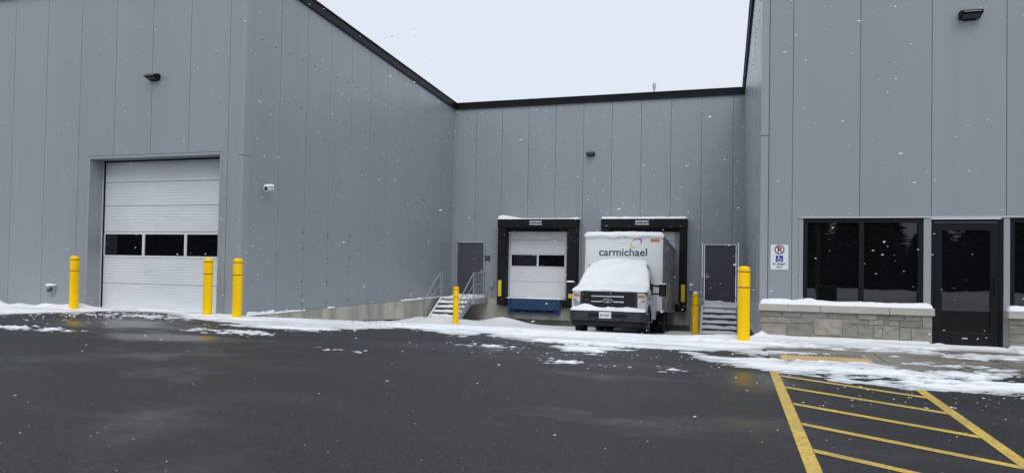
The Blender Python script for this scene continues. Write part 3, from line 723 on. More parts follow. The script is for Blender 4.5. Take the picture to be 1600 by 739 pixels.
# ------------------------------------------------------------------ bollards
def bollard(label, x, y, z, snow=False, lean=(0, 0), h=1.32):
    o = thing('bollard', label, 'bollard', (x, y, z), 'yellow safety bollards')
    o.rotation_euler = (rad(lean[0]), rad(lean[1]), random.uniform(0, 6))
    R = .098
    MB().lathe([(R-.004, -.12), (R, -.10), (R, h-.05), (R-.006, h-.028), (R-.022, h-.009), (R-.05, h), (.004, h+.004)], 28).build('sleeve', 'yellow', o, smooth=True)
    for zz in (h-.10, h-.365): MB().lathe([(R+.0005, zz), (R+.0022, zz+.001), (R+.0022, zz+.017), (R+.0005, zz+.018)], 28).build('reflective_band', 'red_tape', o, smooth=True)
    if snow: MB().lathe([(R-.005, h-.02), (R-.015, h+.02), (R-.05, h+.05), (.004, h+.06)], 20).build('snow_cap', 'snow', o, smooth=True)
    return o
bollard('yellow bollard left of the big drive-in door', -15.02, 12.88, 0, lean=(0, .6))
bollard('yellow bollard in front of the right jamb of the big drive-in door', -11.07, 12.83, 0)
bollard('yellow bollard at the outer corner of the left wing, right of the drive-in door', -10.07, 12.57, 0)
bollard('slim-looking far yellow bollard at the foot of the left dock stairs', -8.70, 21.9, g(-8.7, 21.9))
bollard('far yellow bollard with snow on top, between truck and right dock stairs', -.84, 22.0, g(-.84, 22), snow=True)
bollard('nearest and largest yellow bollard, in front of the right dock stairs', .32, 12.36, 0)

# ------------------------------------------------------------------ wall lights, camera, boxes, signs
def wall_light(label, x, y, z):
    o = thing('wall_light', label, 'wall light', (x, y, z), 'black wall lights')
    m = MB(); prof = [(0, .10), (-.16, .09), (-.27, .035), (-.275, .0), (-.25, -.02), (0, -.10)]
    o.scale = (.84, .72, .70); m.prism(prof, lambda a, b, d: (d, a, b), -.19, .19); m.build('housing', 'black_metal', o, bevel=.012)
    m = MB(); m.add([(-.16, -.235, -.0365), (.16, -.235, -.0365), (.16, -.06, -.093), (-.16, -.06, -.093)], [(3, 2, 1, 0)]); m.build('lens', 'door_grey', o)
    MB().box(-.15, .15, -.2785, -.2762, .006, .016).build('reflector_strip', 'bright_trim', o)
    MB().box(-.12, .12, -.02, -.001, -.13, .13).build('back_plate', 'black_metal', o)
wall_light('black wall light high above the big drive-in door', -13.22, YF-.001, 5.66)
wall_light('black wall light on the rear dock wall between the two dock doors', -4.98, YB-.001, 5.62)
wall_light('black wall light high above the glazed office door', 3.91, YF-.001, 5.62)
# snow-topped camera on the long side wall
o = thing('security_camera', 'small white security camera with snow on top, on the long side wall', 'camera', (XL, 14.15, 3.0))
MB().cyl((0, 0, 0), (.03, 0, 0), .06, .06, 14).build('base_plate', 'plastic_white', o)
MB().tube([(.03, 0, 0), (.11, 0, -.03), (.13, 0, .0)], .018).build('bracket', 'plastic_white', o)
MB().cyl((.13, .10, .035), (.15, -.16, .0), .05, .052, 14).build('housing', 'plastic_white', o, smooth=False)
MB().cyl((.1502, -.1602, .0), (.151, -.168, -.001), .04, .04, 14).build('lens', 'frame_black', o)
pillow(.08, .20, -.17, .10, lambda X, Y: .075+.1*(Y), .05, 3, .02, .05).build('snow_cap', 'snow', o, smooth=True)
# wall hydrant by the leftmost panels
o = thing('wall_hydrant', 'small grey wall outlet with snow on it, low on the left wing', 'outlet', (-16.25, YF, .48))
MB().box(-.09, .09, -.06, -.001, -.1, .09).build('housing', 'galv', o, bevel=.01)
MB().cyl((.0, -.06, -.01), (.0, -.15, -.04), .05, .045, 12).build('spout', 'door_grey', o)
pillow(-.10, .10, -.15, -.002, flat(.088), .05, 8, .02, .05).build('snow_cap', 'snow', o, smooth=True)
for (x, z, lab, sn) in ((-8.89, .52, 'small grey control box between the left door and the left dock', False), (-1.17, .56, 'small grey control box with snow, right of the truck', True)):
    o = thing('control_box', lab, 'box', (x, YB, z))
    MB().box(-.07, .07, -.10, -.001, -.11, .11).build('housing', 'galv', o, bevel=.008)
    MB().cyl((0, -.04, -.11), (0, -.04, -.55), .013, .013, 8).build('conduit', 'galv', o)
    if sn: pillow(-.075, .075, -.11, 0, flat(.108), .07, 3, .02, .05).build('snow_cap', 'snow', o, smooth=True)
o = thing('door_plaque', 'small grey plaque with black corners right of the left dock door', 'plaque', (-9.12, YB, 1.555))
MB().box(-.11, .11, -.008, -.001, -.10, .10).build('plate', 'door_grey', o)
for a in (-1, 1):
    for b in (-1, 1): MB().box(a*.08-.04, a*.08+.04, -.012, -.0085, b*.07-.035, b*.07+.035).build('corner_pad', 'sign_black', o)

# parking sign
o = thing('parking_sign', 'white no-parking sign with blue wheelchair square on the office wing', 'sign', (.945, YF, 1.50))
def rrect(wd, h, r, n=5):
    pts = []
    for cx, cy, a0 in ((wd/2-r, h/2-r, 0), (-wd/2+r, h/2-r, 90), (-wd/2+r, -h/2+r, 180), (wd/2-r, -h/2+r, 270)):
        for i in range(n+1): a = rad(a0+90*i/n); pts.append((cx+r*math.cos(a), cy+r*math.sin(a)))
    return pts
fy = lambda a, b, d: (a, d, b)
MB().prism(rrect(.30, .45, .02), fy, -.006, -.001).build('plate', 'sign_white', o)
m = MB(); rows = []
for i in range(41):
    a = 2*math.pi*i/40; rows.append([(.085*math.cos(a), -.0075, .135+.085*math.sin(a)), (.066*math.cos(a), -.0075, .135+.066*math.sin(a))])
m.grid(rows); m.build('prohibition_ring', 'sign_red', o)
m = MB(); m.add([(-.056, -.0085, .178), (-.043, -.0085, .191), (.056, -.0085, .092), (.043, -.0085, .079)], [(0, 1, 2, 3)]); m.build('prohibition_bar', 'sign_red', o)
text('letter', 'P', .14, 'sign_black', o, (.004, -.0062, .135), bold=.004)
MB().box(-.062, .062, -.0072, -.0061, -.085, .03).build('symbol_panel', 'sign_blue', o)
m = MB(); m.cyl((-.012, -.0073, .012), (-.012, -.0085, .012), .0105, .0105, 12)
def bar2(p, q, t): 
    d = Vector((q[0]-p[0], q[1]-p[1])).normalized()*t/2; n = (-d.y, d.x)
    m.prism([(p[0]+n[0], p[1]+n[1]), (p[0]-n[0], p[1]-n[1]), (q[0]-n[0], q[1]-n[1]), (q[0]+n[0], q[1]+n[1])], fy, -.0085, -.0073)
bar2((-.012, .002), (-.008, -.032), .013); bar2((-.009, -.012), (.018, -.012), .008); bar2((-.01, -.032), (.02, -.032), .011); bar2((.018, -.03), (.03, -.058), .010); bar2((.028, -.058), (.042, -.053), .009)
prev = None
for i in range(15):
    a = rad(120+i*16); p = (-.002+.03*math.cos(a), -.044+.03*math.sin(a))
    if prev: bar2(prev, p, .008)
    prev = p
m.build('wheelchair_symbol', 'sign_white', o)
text('lettering', 'BY PERMIT', .048, 'sign_black', o, (0, -.0062, -.125), width=.22, bold=.001)
text('lettering', 'ONLY', .048, 'sign_black', o, (0, -.0062, -.178), width=.11, bold=.001)

# ------------------------------------------------------------------ dock shelters and levellers
def shelter(label, x0, x1, i0, i1, lean):
    o = thing('dock_shelter', label, 'dock shelter', ((x0+x1)/2, YB, 0), 'black dock shelters'); cx = (x0+x1)/2
    a, b, c, d = x0-cx, x1-cx, i0-cx, i1-cx; P = -.47
    def pad(p0, p1, z0, z1): 
        return MB().box(p0, p1, P, -.002, z0, z1).build('side_pad', 'rubber', o, bevel=.03, seg=3)
    pad(a, c, -.27, 2.755); pad(d, b, -.27, 2.755)
    MB().box(a-.01, b+.01, P-.02, -.002, 2.757, 3.10).build('head_pad', 'rubber', o, bevel=.03, seg=3)
    MB().box(c, d, -.2, -.16, 2.62, 2.756).build('head_curtain', 'rubber', o)
    for xx in (a+.05, d+.08):
        MB().box(xx, xx+.14, P-.012, P-.002, .08, .70).build('guide_stripe', 'dock_yellow', o, bevel=.004)
    text('lettering', 'BLUE GIANT', .085, 'white_print', o, (-.04, P-.022, 3.00), width=.50, shear=.25, bold=.004)
    text('lettering', 'CHANDLER', .075, 'white_print', o, (-.04, P-.022, 2.90), width=.52, bold=.003)
    for zz in (1.0, 1.9):
        for (p0, p1) in ((a, c), (d, b)): MB().box(p0+.012, p1-.012, P-.006, P-.0005, zz, zz+.012).build('pad_seam', 'frame_black', o)
    if lean: hf = lambda X, Y: .03+.12*np.exp(-((X-a-.25)/.5)**2)+.04*np.exp(-((X-b)/.25)**2)
    else: hf = lambda X, Y: .075+0*X
    pillow(a-.01, b+(.05 if lean else .0), P-.03, -.01, flat(3.098), .08, 5 if lean else 6, .05, .07, .35, hf=hf, wob=.04).build('snow_cap', 'snow', o, smooth=True)
    return o
shelter('black padded dock shelter with uneven snow on top, round the empty left dock', -8.55, -5.38, -8.22, -5.76, True)
shelter('black padded dock shelter behind the parked box truck', -4.46, -1.32, -4.13, -1.58, False)
def leveller(label, cx):
    o = thing('dock_leveller', label, 'dock leveller', (cx, YB-.2, 0))
    MB().box(-1.05, 1.05, -.16, -.11, -.42, .015).build('lip', 'blue_steel', o, bevel=.008)
    for s in (-1, 1): MB().box(s*1.00-.05, s*1.00+.05, -.24, -.162, -.60, -.02).build('lip_keeper', 'blue_steel', o, bevel=.006)
    MB().box(-.95, .95, -.215, -.165, -.60, -.53).build('toe_bar', 'blue_steel', o, bevel=.006)
    MB().box(-.95, .95, -.10, -.02, -.58, -.43).build('front_frame', 'chassis', o)
    for k in range(5): MB().box(-.9+k*.42, -.84+k*.42, -.108, -.102, -.53, -.43).build('rib', 'blue_steel', o)
    MB().box(-1.05, 1.05, -.109, .3, -.005, .013).build('deck', 'blue_steel', o)
    pillow(-1.16, 1.12, -.17, .30, flat(.014), .03, 4, .06, .04, .8).build('snow_cap', 'snow', o, smooth=True)
for cx, la, lb in ((-7.05, 'blue steel dock leveller under the empty left dock door', ('black rubber dock bumper left of the blue leveller', 'black rubber dock bumper between the blue leveller and the truck')),
                   (-2.95, None, (None, 'black rubber dock bumper behind the right rear corner of the truck'))):
    if la: leveller(la, cx)
    for s, lab in zip((-1, 1), lb):
        if not lab: continue
        o = thing('dock_bumper', lab, 'bumper', (cx+s*1.24, YB-.2, -.15), 'dock bumpers')
        for k in range(4): MB().box(-.15+k*.076, -.15+k*.076+.07, -.16, -.003, -.15, .13).build('rubber_block', 'rubber', o, bevel=.008)
        MB().cyl((-.15, -.08, -.02), (.16, -.08, -.02), .012, .012, 8).build('tie_rod', 'steel', o)

# ------------------------------------------------------------------ steel stairs
def stairs(label, x0, x1, yl, rails, seed):
    n = 5; rise = .158; run = .272; zt = -.012
    o = thing('steel_stairs', label, 'stairs', (x0, yl, 0), 'galvanised dock stairs')
    W = x1-x0; ground = g((x0+x1)/2, yl-run*n)-.02
    # landing
    L = YB-yl-.08
    MB().box(.0, W+.12, .0, L, zt-.03, zt).build('landing', 'galv', o)
    m = MB(); m.box(-.02, W+.14, -.03, -.001, zt-.20, zt+.005); m.box(W+.121, W+.15, 0, L, zt-.2, zt+.01); m.box(-.03, -.001, 0, L, zt-.2, zt+.01); m.build('landing_frame', 'galv', o)
    for k in range(1, n+1):
        y = -run*k; z = zt-rise*k
        m = MB(); m.box(.035, W-.035, y, y+run+.01, z-.03, z); m.box(.035, W-.035, y-.012, y-.001, z-.045, z); m.build('tread', 'tread_dark', o)
        sp = pillow(.03, W-.03, y-.015, y+run-.07, flat(z), .088, seed+k, .03, .06, .55, wob=.06); sp.build('tread_snow', 'snow', o, smooth=True)
    hf = lambda X, Y: .055+.09*sstep(.5, L, Y)*(.4+fbm(X*2, Y*2, seed))
    pillow(.0, W+.1, -.02, L-.02, flat(zt), .07, seed, .05, .07, .4, hf=hf).build('landing_snow', 'snow', o, smooth=True)
    for xx in (0.0, W-.035):
        m = MB(); za, zb = zt-.22, zt+.04; yb = -run*n-.06; zd = rise/run
        pts = [(.0, zb), (yb, zb-rise*n-.04), (yb, max(zb-rise*n-.30, ground)), (yb+.12, ground), (.0, za-.03)]
        m.prism(pts, lambda a, b, d: (d, a, b), xx, xx+.035); m.build('stringer', 'galv', o)
        m = MB(); m.box(xx-.008, xx+.045, -.001, .02, za, zb)
        # bright flange along the top of the stringer
        m2 = MB(); v = []
        for (yy, zz) in ((.0, zb), (yb, zb-rise*n-.04)): v += [(xx-.012, yy, zz+.001), (xx+.05, yy, zz+.001), (xx+.05, yy, zz+.016), (xx-.012, yy, zz+.016)]
        m2.add(v, [(0,1,2,3),(7,6,5,4),(0,4,5,1),(1,5,6,2),(2,6,7,3),(3,7,4,0)]); m2.build('flange', 'snow' if xx == 0 else 'galv', o)
    r = .021
    for (xx, ext, balus) in rails:
        yb = -run*(n-.3); zb_ = zt-rise*(n-.3)
        m = MB(); m.tube([(xx, yb-.05, zb_), (xx, yb-.05, zb_+.80), (xx, .0, zt+.98), (xx, ext, zt+.98), (xx, ext, zt)], r, 10); m.build('handrail', 'galv', o)
        m = MB(); m.tube([(xx, yb-.04, zb_+.42), (xx, .0, zt+.55), (xx, ext, zt+.55)], .015, 8); m.build('midrail', 'galv', o)
        MB().cyl((xx, .02, zt-.15), (xx, .02, zt+.97), r, r, 10).build('post', 'galv', o)
        if balus:
            k = int(ext/.115)
            for i in range(1, k): MB().cyl((xx, .02+i*(ext-.02)/k, zt), (xx, .02+i*(ext-.02)/k, zt+.95), .008, .008, 6).build('baluster', 'galv', o)
    return o
stairs('galvanised steel stairs with snowy treads up to the left dock door', -10.42, -9.20, 24.68, [(-.05, .18, False), (1.31, 1.36, True)], 4)
stairs('galvanised steel stairs with snowy treads up to the right dock door', -.73, .44, 24.45, [(-.02, 1.5, False)], 17)

# ------------------------------------------------------------------ box truck
TR = thing('box_truck', 'snow-covered white box truck with dark bumper backed up to the right dock', 'truck', (-2.94, 18.1, -.547), rot=(rad(-3.5), 0, rad(-.35)))
def tp_(mb, name, material, parent=None, **k): return mb.build(name, material, parent or TR, **k)
def section(y, pts): return [(x, y, z) for x, z in pts]
def sym(half): return [(-x, z) for x, z in half] + [(x, z) for x, z in half[::-1] if x > 1e-6]
# nose and lower cab
def arch(y, lo=.47):
    d = (y-.95)/.50
    return max(lo, .40+.50*math.sqrt(max(0, 1-d*d)))
rows = []
for y, wd, top in [(.20, .90, 1.13), (.215, .965, 1.165), (.27, .985, 1.185), (.36, .995, 1.20)] + [(.45+i*.1, 1.0+.002*i, 1.215+.018*i) for i in range(11)] + [(1.6, 1.02, 1.42), (2.0, 1.02, 1.42), (2.62, 1.02, 1.42)]:
    zb = arch(y)
    half = [(wd*.985, zb), (wd, (zb+1.0)/2), (wd, 1.0), (wd*.985, top-.10), (wd*.95, top-.035), (wd*.85, top), (wd*.45, top+.03), (0, top+.04)]
    rows.append(section(y, sym(half)))
m = MB(); m.grid(rows); m.f.append(tuple(range(len(rows[0]))))
body = tp_(m, 'cab_body', 'cab_paint', smooth=True, bevel=0)
# greenhouse
rows = []
for y, wb_, wt, top in [(.98, .90, .86, 1.40), (1.2, .95, .83, 1.60), (1.45, .975, .80, 1.83), (1.7, .985, .77, 1.99), (1.9, .985, .76, 2.03), (2.3, .985, .76, 2.05), (2.62, .985, .76, 2.05)]:
    half = [(wb_, 1.36), (wb_*.985, 1.42), (wt+(wb_-wt)*.45, 1.42+(top-1.42)*.55), (wt+.03, top-.10), (wt-.03, top-.03), (wt-.15, top), (wt*.5, top+.02), (0, top+.03)]
    rows.append(section(y, sym(half)))
m = MB(); m.grid(rows); m.f.append(tuple(range(len(rows[0])))); m.f.append(tuple(reversed(range((len(rows)-1)*len(rows[0]), len(rows)*len(rows[0])))))
tp_(m, 'cab_roof', 'cab_paint', smooth=True)
for s in (-1, 1):
    # side glass follows the lean of the pillars
    def sgx(z, y): 
        tt = (z-1.42)/.64; return s*(.99-.17*tt+.012)
    pts = [(1.33, 1.44), (2.30, 1.44), (2.30, 2.0), (1.72, 2.0)]
    m = MB(); m.add([(sgx(z, y), y, z) for y, z in pts] + [(sgx(z, y)-s*.03, y, z) for y, z in pts], [(0, 1, 2, 3), (0, 4, 5, 1), (1, 5, 6, 2), (2, 6, 7, 3), (3, 7, 4, 0)])
    tp_(m, 'side_window', 'glass', body)
    m = MB(); m.box(s*1.0225 if s > 0 else -1.0265, 1.0265 if s > 0 else s*1.0225, 1.35, 1.36, .5, 1.42); m.box(s*1.0225 if s > 0 else -1.0265, 1.0265 if s > 0 else s*1.0225, 2.40, 2.41, .5, 1.42)
    tp_(m, 'door_seam', 'sealant', body)
    tp_(MB().box(min(s*1.02, s*1.05), max(s*1.02, s*1.05), 2.18, 2.36, 1.20, 1.235), 'door_handle', 'frame_black', body)
    tp_(MB().box(min(s*1.0, s*1.03), max(s*1.0, s*1.03), .80, .86, 1.02, 1.07), 'marker_lamp', 'frame_black', body)
# grille with two bright bars and an oval badge
gr = tp_(MB().box(-.70, .70, .175, .26, .76, 1.155), 'grille', 'frame_black', bevel=.01)
m = MB(); m.box(-.745, -.70, .165, .26, .76, 1.17); m.box(.70, .745, .165, .26, .76, 1.17); m.box(-.745, .745, .165, .26, 1.157, 1.19); tp_(m, 'grille_surround', 'bumper_dark', gr)
for (xa, xb, z) in ((-.46, .42, 1.055), (-.46, -.16, .915), (.12, .42, .915)):
    tp_(MB().box(xa, xb, .145, .176, z-.017, z+.017), 'grille_bar', 'chrome', gr, bevel=.008)
for z in (.99, .85, 1.11): tp_(MB().box(-.46, .42, .165, .176, z-.008, z+.008), 'grille_slat', 'bumper_dark', gr)
for xx in (-.62, -.54, .50, .58, .65): tp_(MB().box(xx-.006, xx+.006, .166, .176, .78, 1.14), 'grille_slat', 'bumper_dark', gr)
m = MB(); pts = [(.135*math.cos(rad(i*12)), .062*math.sin(rad(i*12))) for i in range(30)]; m.prism(pts, lambda a, b, d: (a-.02, d, b+.945), .128, .15); bd = tp_(m, 'badge', 'chrome', gr)
m = MB(); m.prism([(a*.84, b*.76) for a, b in pts], lambda a, b, d: (a-.02, d, b+.945), .122, .1285); tp_(m, 'badge_field', 'emblem_blue', gr)
text('badge_lettering', 'Ford', .09, 'chrome', gr, (-.02, .1205, .948), width=.13, shear=.25)
for s in (-1, 1):
    a, b = (.765, .965) if s > 0 else (-.965, -.765)
    hl = tp_(MB().box(a, b, .168, .26, .73, 1.145), 'headlight', 'lens', bevel=.015)
    mid = .95
    tp_(MB().box(a+.02, b-.02, .158, .169, 1.035, 1.115), 'turn_signal', 'amber', hl, bevel=.006)
    m = MB(); c = (a+b)/2
    m.cyl((c, .16, .86), (c, .169, .86), .075, .08, 18); tp_(m, 'reflector', 'chrome', hl)
    tp_(MB().box(a+.10, b-.01, .1575, .169, .93, .975) if s > 0 else MB().box(a+.01, b-.10, .1575, .169, .93, .975), 'side_marker', 'amber', hl)
    tp_(MB().box(min(s*.965, s*.995), max(s*.965, s*.995), .20, .34, .78, 1.10), 'side_lens', 'lens', hl, bevel=.008)
    tp_(MB().box(min(s*.996, s*.999), max(s*.996, s*.999), .215, .33, .98, 1.08), 'side_marker', 'amber', hl)
# bumper
plan = [(-1.04, .42), (-1.045, .2), (-1.0, .09), (-.86, .03), (-.4, .004), (0, 0), (.4, .004), (.86, .03), (1.0, .09), (1.045, .2), (1.04, .42), (.94, .42), (.9, .2), (-.9, .2), (-.94, .42)]
bp_ = tp_(MB().prism(plan, lambda a, b, d: (a, b, d), .40, .675), 'front_bumper', 'bumper_dark', bevel=.015)
tp_(MB().prism([(a*.97, b+.045) for a, b in plan], lambda a, b, d: (a, b, d), .27, .398), 'lower_valance', 'frame_black', bp_, bevel=.02)
tp_(MB().box(-.50, .50, -.003, .02, .50, .60), 'bumper_recess', 'frame_black', bp_)
for xx in (-.45, -.28, .2, .4): tp_(MB().box(xx-.05, xx+.05, -.001, .03, .425, .455), 'bumper_slot', 'chassis', bp_)
pl = tp_(MB().box(-.21, .11, -.014, -.004, .478, .645), 'licence_plate', 'white_print', bevel=.003)
text('plate_lettering', 'BH·3567', .10, 'teal_print', pl, (-.05, -.0155, .555), width=.26, bold=.001)
# snow on the bumper shelf, with a ragged top against the grille
hfb = lambda X, Y: .03+(.085+.06*(fbm(X*3.2, Y*0+2, 5)-.5)*2)*sstep(.0, .17, Y)+.07*np.exp(-((X+.62)/.22)**2)*sstep(.0, .17, Y)
tp_(pillow(-1.0, 1.0, .01, .172, flat(.672), .2, 9, .025, .05, .12, hf=hfb), 'bumper_snow', 'snow', bp_, smooth=True)
# snow over bonnet, windscreen and roof
rows = []
ST_ = [(.17, .93, 1.185, .01), (.15, .97, 1.21, .02), (.165, .985, 1.25, .06), (.24, 1.0, 1.285, .10), (.40, 1.01, 1.325, .12), (.62, 1.01, 1.375, .13), (.80, 1.0, 1.405, .13), (.93, .99, 1.44, .13), (1.02, .975, 1.54, .18), (1.15, .96, 1.69, .24),
       (1.32, .95, 1.85, .30), (1.5, .92, 1.97, .36), (1.66, .87, 2.06, .36), (1.8, .84, 2.11, .30), (1.98, .82, 2.14, .24), (2.25, .81, 2.155, .22), (2.45, .80, 2.17, .24), (2.58, .78, 2.21, .28), (2.66, .74, 2.26, .34), (2.672, .66, 2.24, .3)]
rs = np.random.RandomState(4)
for i, (y, wd, top, dp) in enumerate(ST_):
    half = [(wd*1.0, top-dp-(.05 if y > .3 else .0)), (wd*1.012, top-dp*.75), (wd*.985, top-dp*.42), (wd*.92, top-dp*.16), (wd*.80, top-dp*.05), (wd*.62, top-dp*.01), (wd*.4, top), (wd*.2, top+.008), (0, top+.01)]
    sec = sym(half)
    rows.append([(x+.006*rs.randn(), y+.006*rs.randn(), z+.013*rs.randn()) for x, z in sec])
m = MB(); m.grid(rows); m.f.append(tuple(range(len(rows[0]))))
tp_(m, 'snow_blanket', 'snow', smooth=True, sub=2)
# mirrors on twin arms
for s in (-1, 1):
    mh = tp_(MB().box(*sorted((s*1.20, s*1.40)), 1.28, 1.40, 1.12, 1.47), 'mirror', 'frame_black', bevel=.035, seg=3)
    m = MB(); m.tube([(s*.97, 1.32, 1.42), (s*1.24, 1.33, 1.40)], .03, 8); m.tube([(s*.99, 1.32, 1.19), (s*1.24, 1.33, 1.19)], .024, 8); m.box(*sorted((s*.97, s*1.04)), 1.25, 1.38, 1.14, 1.46)
    tp_(m, 'mirror_arm', 'frame_black', mh)
    MB_ = pillow(*sorted((s*1.19, s*1.41)), 1.26, 1.42, flat(1.462), .022 if s > 0 else .035, 5, .02, .06)
    tp_(MB_, 'snow_cap', 'snow', mh, smooth=True)
# cargo box
HW, BY0, BY1, BZ0, BZ1 = 1.165, 2.70, 7.78, .70, 2.97
bx = tp_(MB().box(-HW+.02, HW-.02, BY0+.02, BY1-.02, BZ0+.02, BZ1-.02), 'cargo_box', 'white_paint')
tp_(MB().box(-HW+.05, HW-.05, BY0, BY0+.019, BZ0+.04, BZ1-.06), 'front_panel', 'white_paint', bx)
for s in (-1, 1):
    y = BY0+.30
    k = 0
    tp_(MB().box(*sorted((s*(HW-.018), s*(HW+.004))), BY0+.06, y-.012, BZ0+.10, BZ1-.07), 'side_panel', 'truck_side', bx)
    while y < BY1-.1:
        y1_ = min(y+1.19, BY1-.06)
        tp_(MB().box(*sorted((s*(HW-.018), s*HW)), y, y1_-.006, BZ0+.10, BZ1-.07), 'side_panel', 'truck_side', bx); y = y1_
    tp_(MB().box(*sorted((s*(HW-.019), s*(HW+.012))), BY0+.04, BY1, BZ0, BZ0+.098), 'lower_rail', 'galv', bx)
    tp_(MB().box(*sorted((s*(HW-.05), s*(HW+.006))), BY0-.006, BY0+.058, BZ0, BZ1), 'corner_post', 'white_paint', bx, bevel=.02)
    tp_(MB().box(*sorted((s*(HW-.019), s*(HW+.010))), BY0+.06, BY1, BZ1-.069, BZ1), 'upper_rail', 'galv', bx)
tp_(MB().box(-HW+.051, HW-.051, BY0-.004, BY0+.018, BZ1-.10, BZ1), 'front_rail', 'white_paint', bx)
for xx in (-1.0, -.36, -.15, .05, .98):
    tp_(MB().box(xx-.02, xx+.02, BY0-.018, BY0-.005, BZ1-.085, BZ1-.055), 'clearance_lamp', 'amber', bx)
tp_(MB().box(.80, 1.06, BY0-.0045, BY0-.0005, BZ1-.205, BZ1-.115), 'decal', 'orange_decal', bx)
text('lettering', 'carmichael', .33, 'teal_print', bx, (-.02, BY0-.003, 2.455), width=1.45, bold=.005)
def swoosh(a0, a1, c, r, mt, flip):
    m = MB(); rows = []
    for i in range(21):
        t = i/20; a = rad(a0+(a1-a0)*t); wd = .055*math.sin(math.pi*min(1, t*1.02+.0))**.8*(1-.35*t)
        p = Vector((math.cos(a)*r[0], math.sin(a)*r[1])); n = p.normalized()
        pa, pb = p-n*wd/2, p+n*wd/2
        sk = lambda q: (c[0]+q.x+.25*q.y, BY0-.0035, c[1]+q.y)
        rows.append([sk(pa), sk(pb)])
    m.grid(rows); tp_(m, 'logo_swoosh', mt, bx)
swoosh(170, -45, (.39, 2.745), (.135, .125), 'swoosh_red', 0)
swoosh(150, 325, (.365, 2.72), (.15, .125), 'swoosh_gold', 1)
hft = lambda X, Y: .085+.03*np.exp(-((Y-BY0)/.25)**2)
tp_(pillow(-HW-.03, HW+.03, BY0-.055, BY1, flat(BZ1-.005), .09, 12, .06, .11, .18, hf=hft, wob=.03), 'roof_snow', 'snow', bx, smooth=True)
m = MB(); 
for i in range(30):
    x = -HW-.02+i*(2*HW+.04)/29
rows = []
rs = np.random.RandomState(2)
for i in range(49):
    x = -HW-.03+i*(2*HW+.06)/48; d = .035+.02*math.sin(i*.45)+.012*rs.rand()
    rows.append([(x, BY0-.05, BZ1+.02), (x, BY0-.075, BZ1-.02), (x, BY0-.05, BZ1-.02-d), (x, BY0-.004, BZ1-.03-d)])
m.grid(rows); tp_(m, 'snow_lip', 'snow', bx, smooth=True)
# running gear
m = MB()
for s in (-1, 1): m.box(*sorted((s*.40, s*.48)), .3, 7.6, .50, .66)
m.box(-.95, .95, 2.75, 7.6, .60, .72); m.box(-.8, .8, .35, 2.6, .42, .5)
tp_(m, 'chassis_frame', 'chassis')
tp_(MB().cyl((-.9, .95, .38), (.9, .95, .38), .06, .06, 10).box(-.2, .2, .8, 1.1, .26, .45), 'front_axle', 'chassis')
tp_(MB().cyl((-1.0, 4.55, .38), (1.0, 4.55, .38), .09, .09, 10).box(-.16, .16, 4.35, 4.75, .22, .54), 'rear_axle', 'chassis')
def wheel(x0, x1, y, r, s):
    wd = x1-x0; prof = [(r*.60, 0), (r*.9, .0), (r*.98, wd*.08), (r, wd*.2), (r, wd*.8), (r*.98, wd*.92), (r*.9, wd), (r*.60, wd)]
    m = MB(); m.lathe(prof, 28); m.v = [(x0+c, y+a, r+b) for a, b, c in m.v]; w_ = tp_(m, 'wheel', 'tyre', smooth=False)
    m = MB(); m.lathe([(r*.62, 0.02), (r*.62, wd*.9), (r*.5, wd*.82), (r*.3, wd*.7), (r*.25, wd*.95), (r*.1, wd*1.02)], 20)
    m.v = [((x0+c) if s > 0 else (x1-c), y+a, r+b) for a, b, c in m.v]; tp_(m, 'rim', 'rim', w_)
for s in (-1, 1):
    wheel(*sorted((s*.74, s*.985)), .95, .385, s)
    wheel(*sorted((s*.86, s*1.10)), 4.55, .385, s); wheel(*sorted((s*.56, s*.80)), 4.55, .385, s)
    tp_(MB().box(*sorted((s*.56, s*1.12)), 5.15, 5.165, .12, .70), 'mud_flap', 'rubber')

# ------------------------------------------------------------------ roof pipe
o = thing('roof_pipe', 'thin vent pipe standing above the rear roof edge', 'pipe', (-2.97, 30, 7.4))
MB().cyl((0, 0, 0), (0, 0, 1.62), .035, .035, 10).build('pipe', 'steel', o)
MB().lathe([(.04, 1.55), (.075, 1.6), (.075, 1.78), (.05, 1.84)], 14).build('cap', 'steel', o)

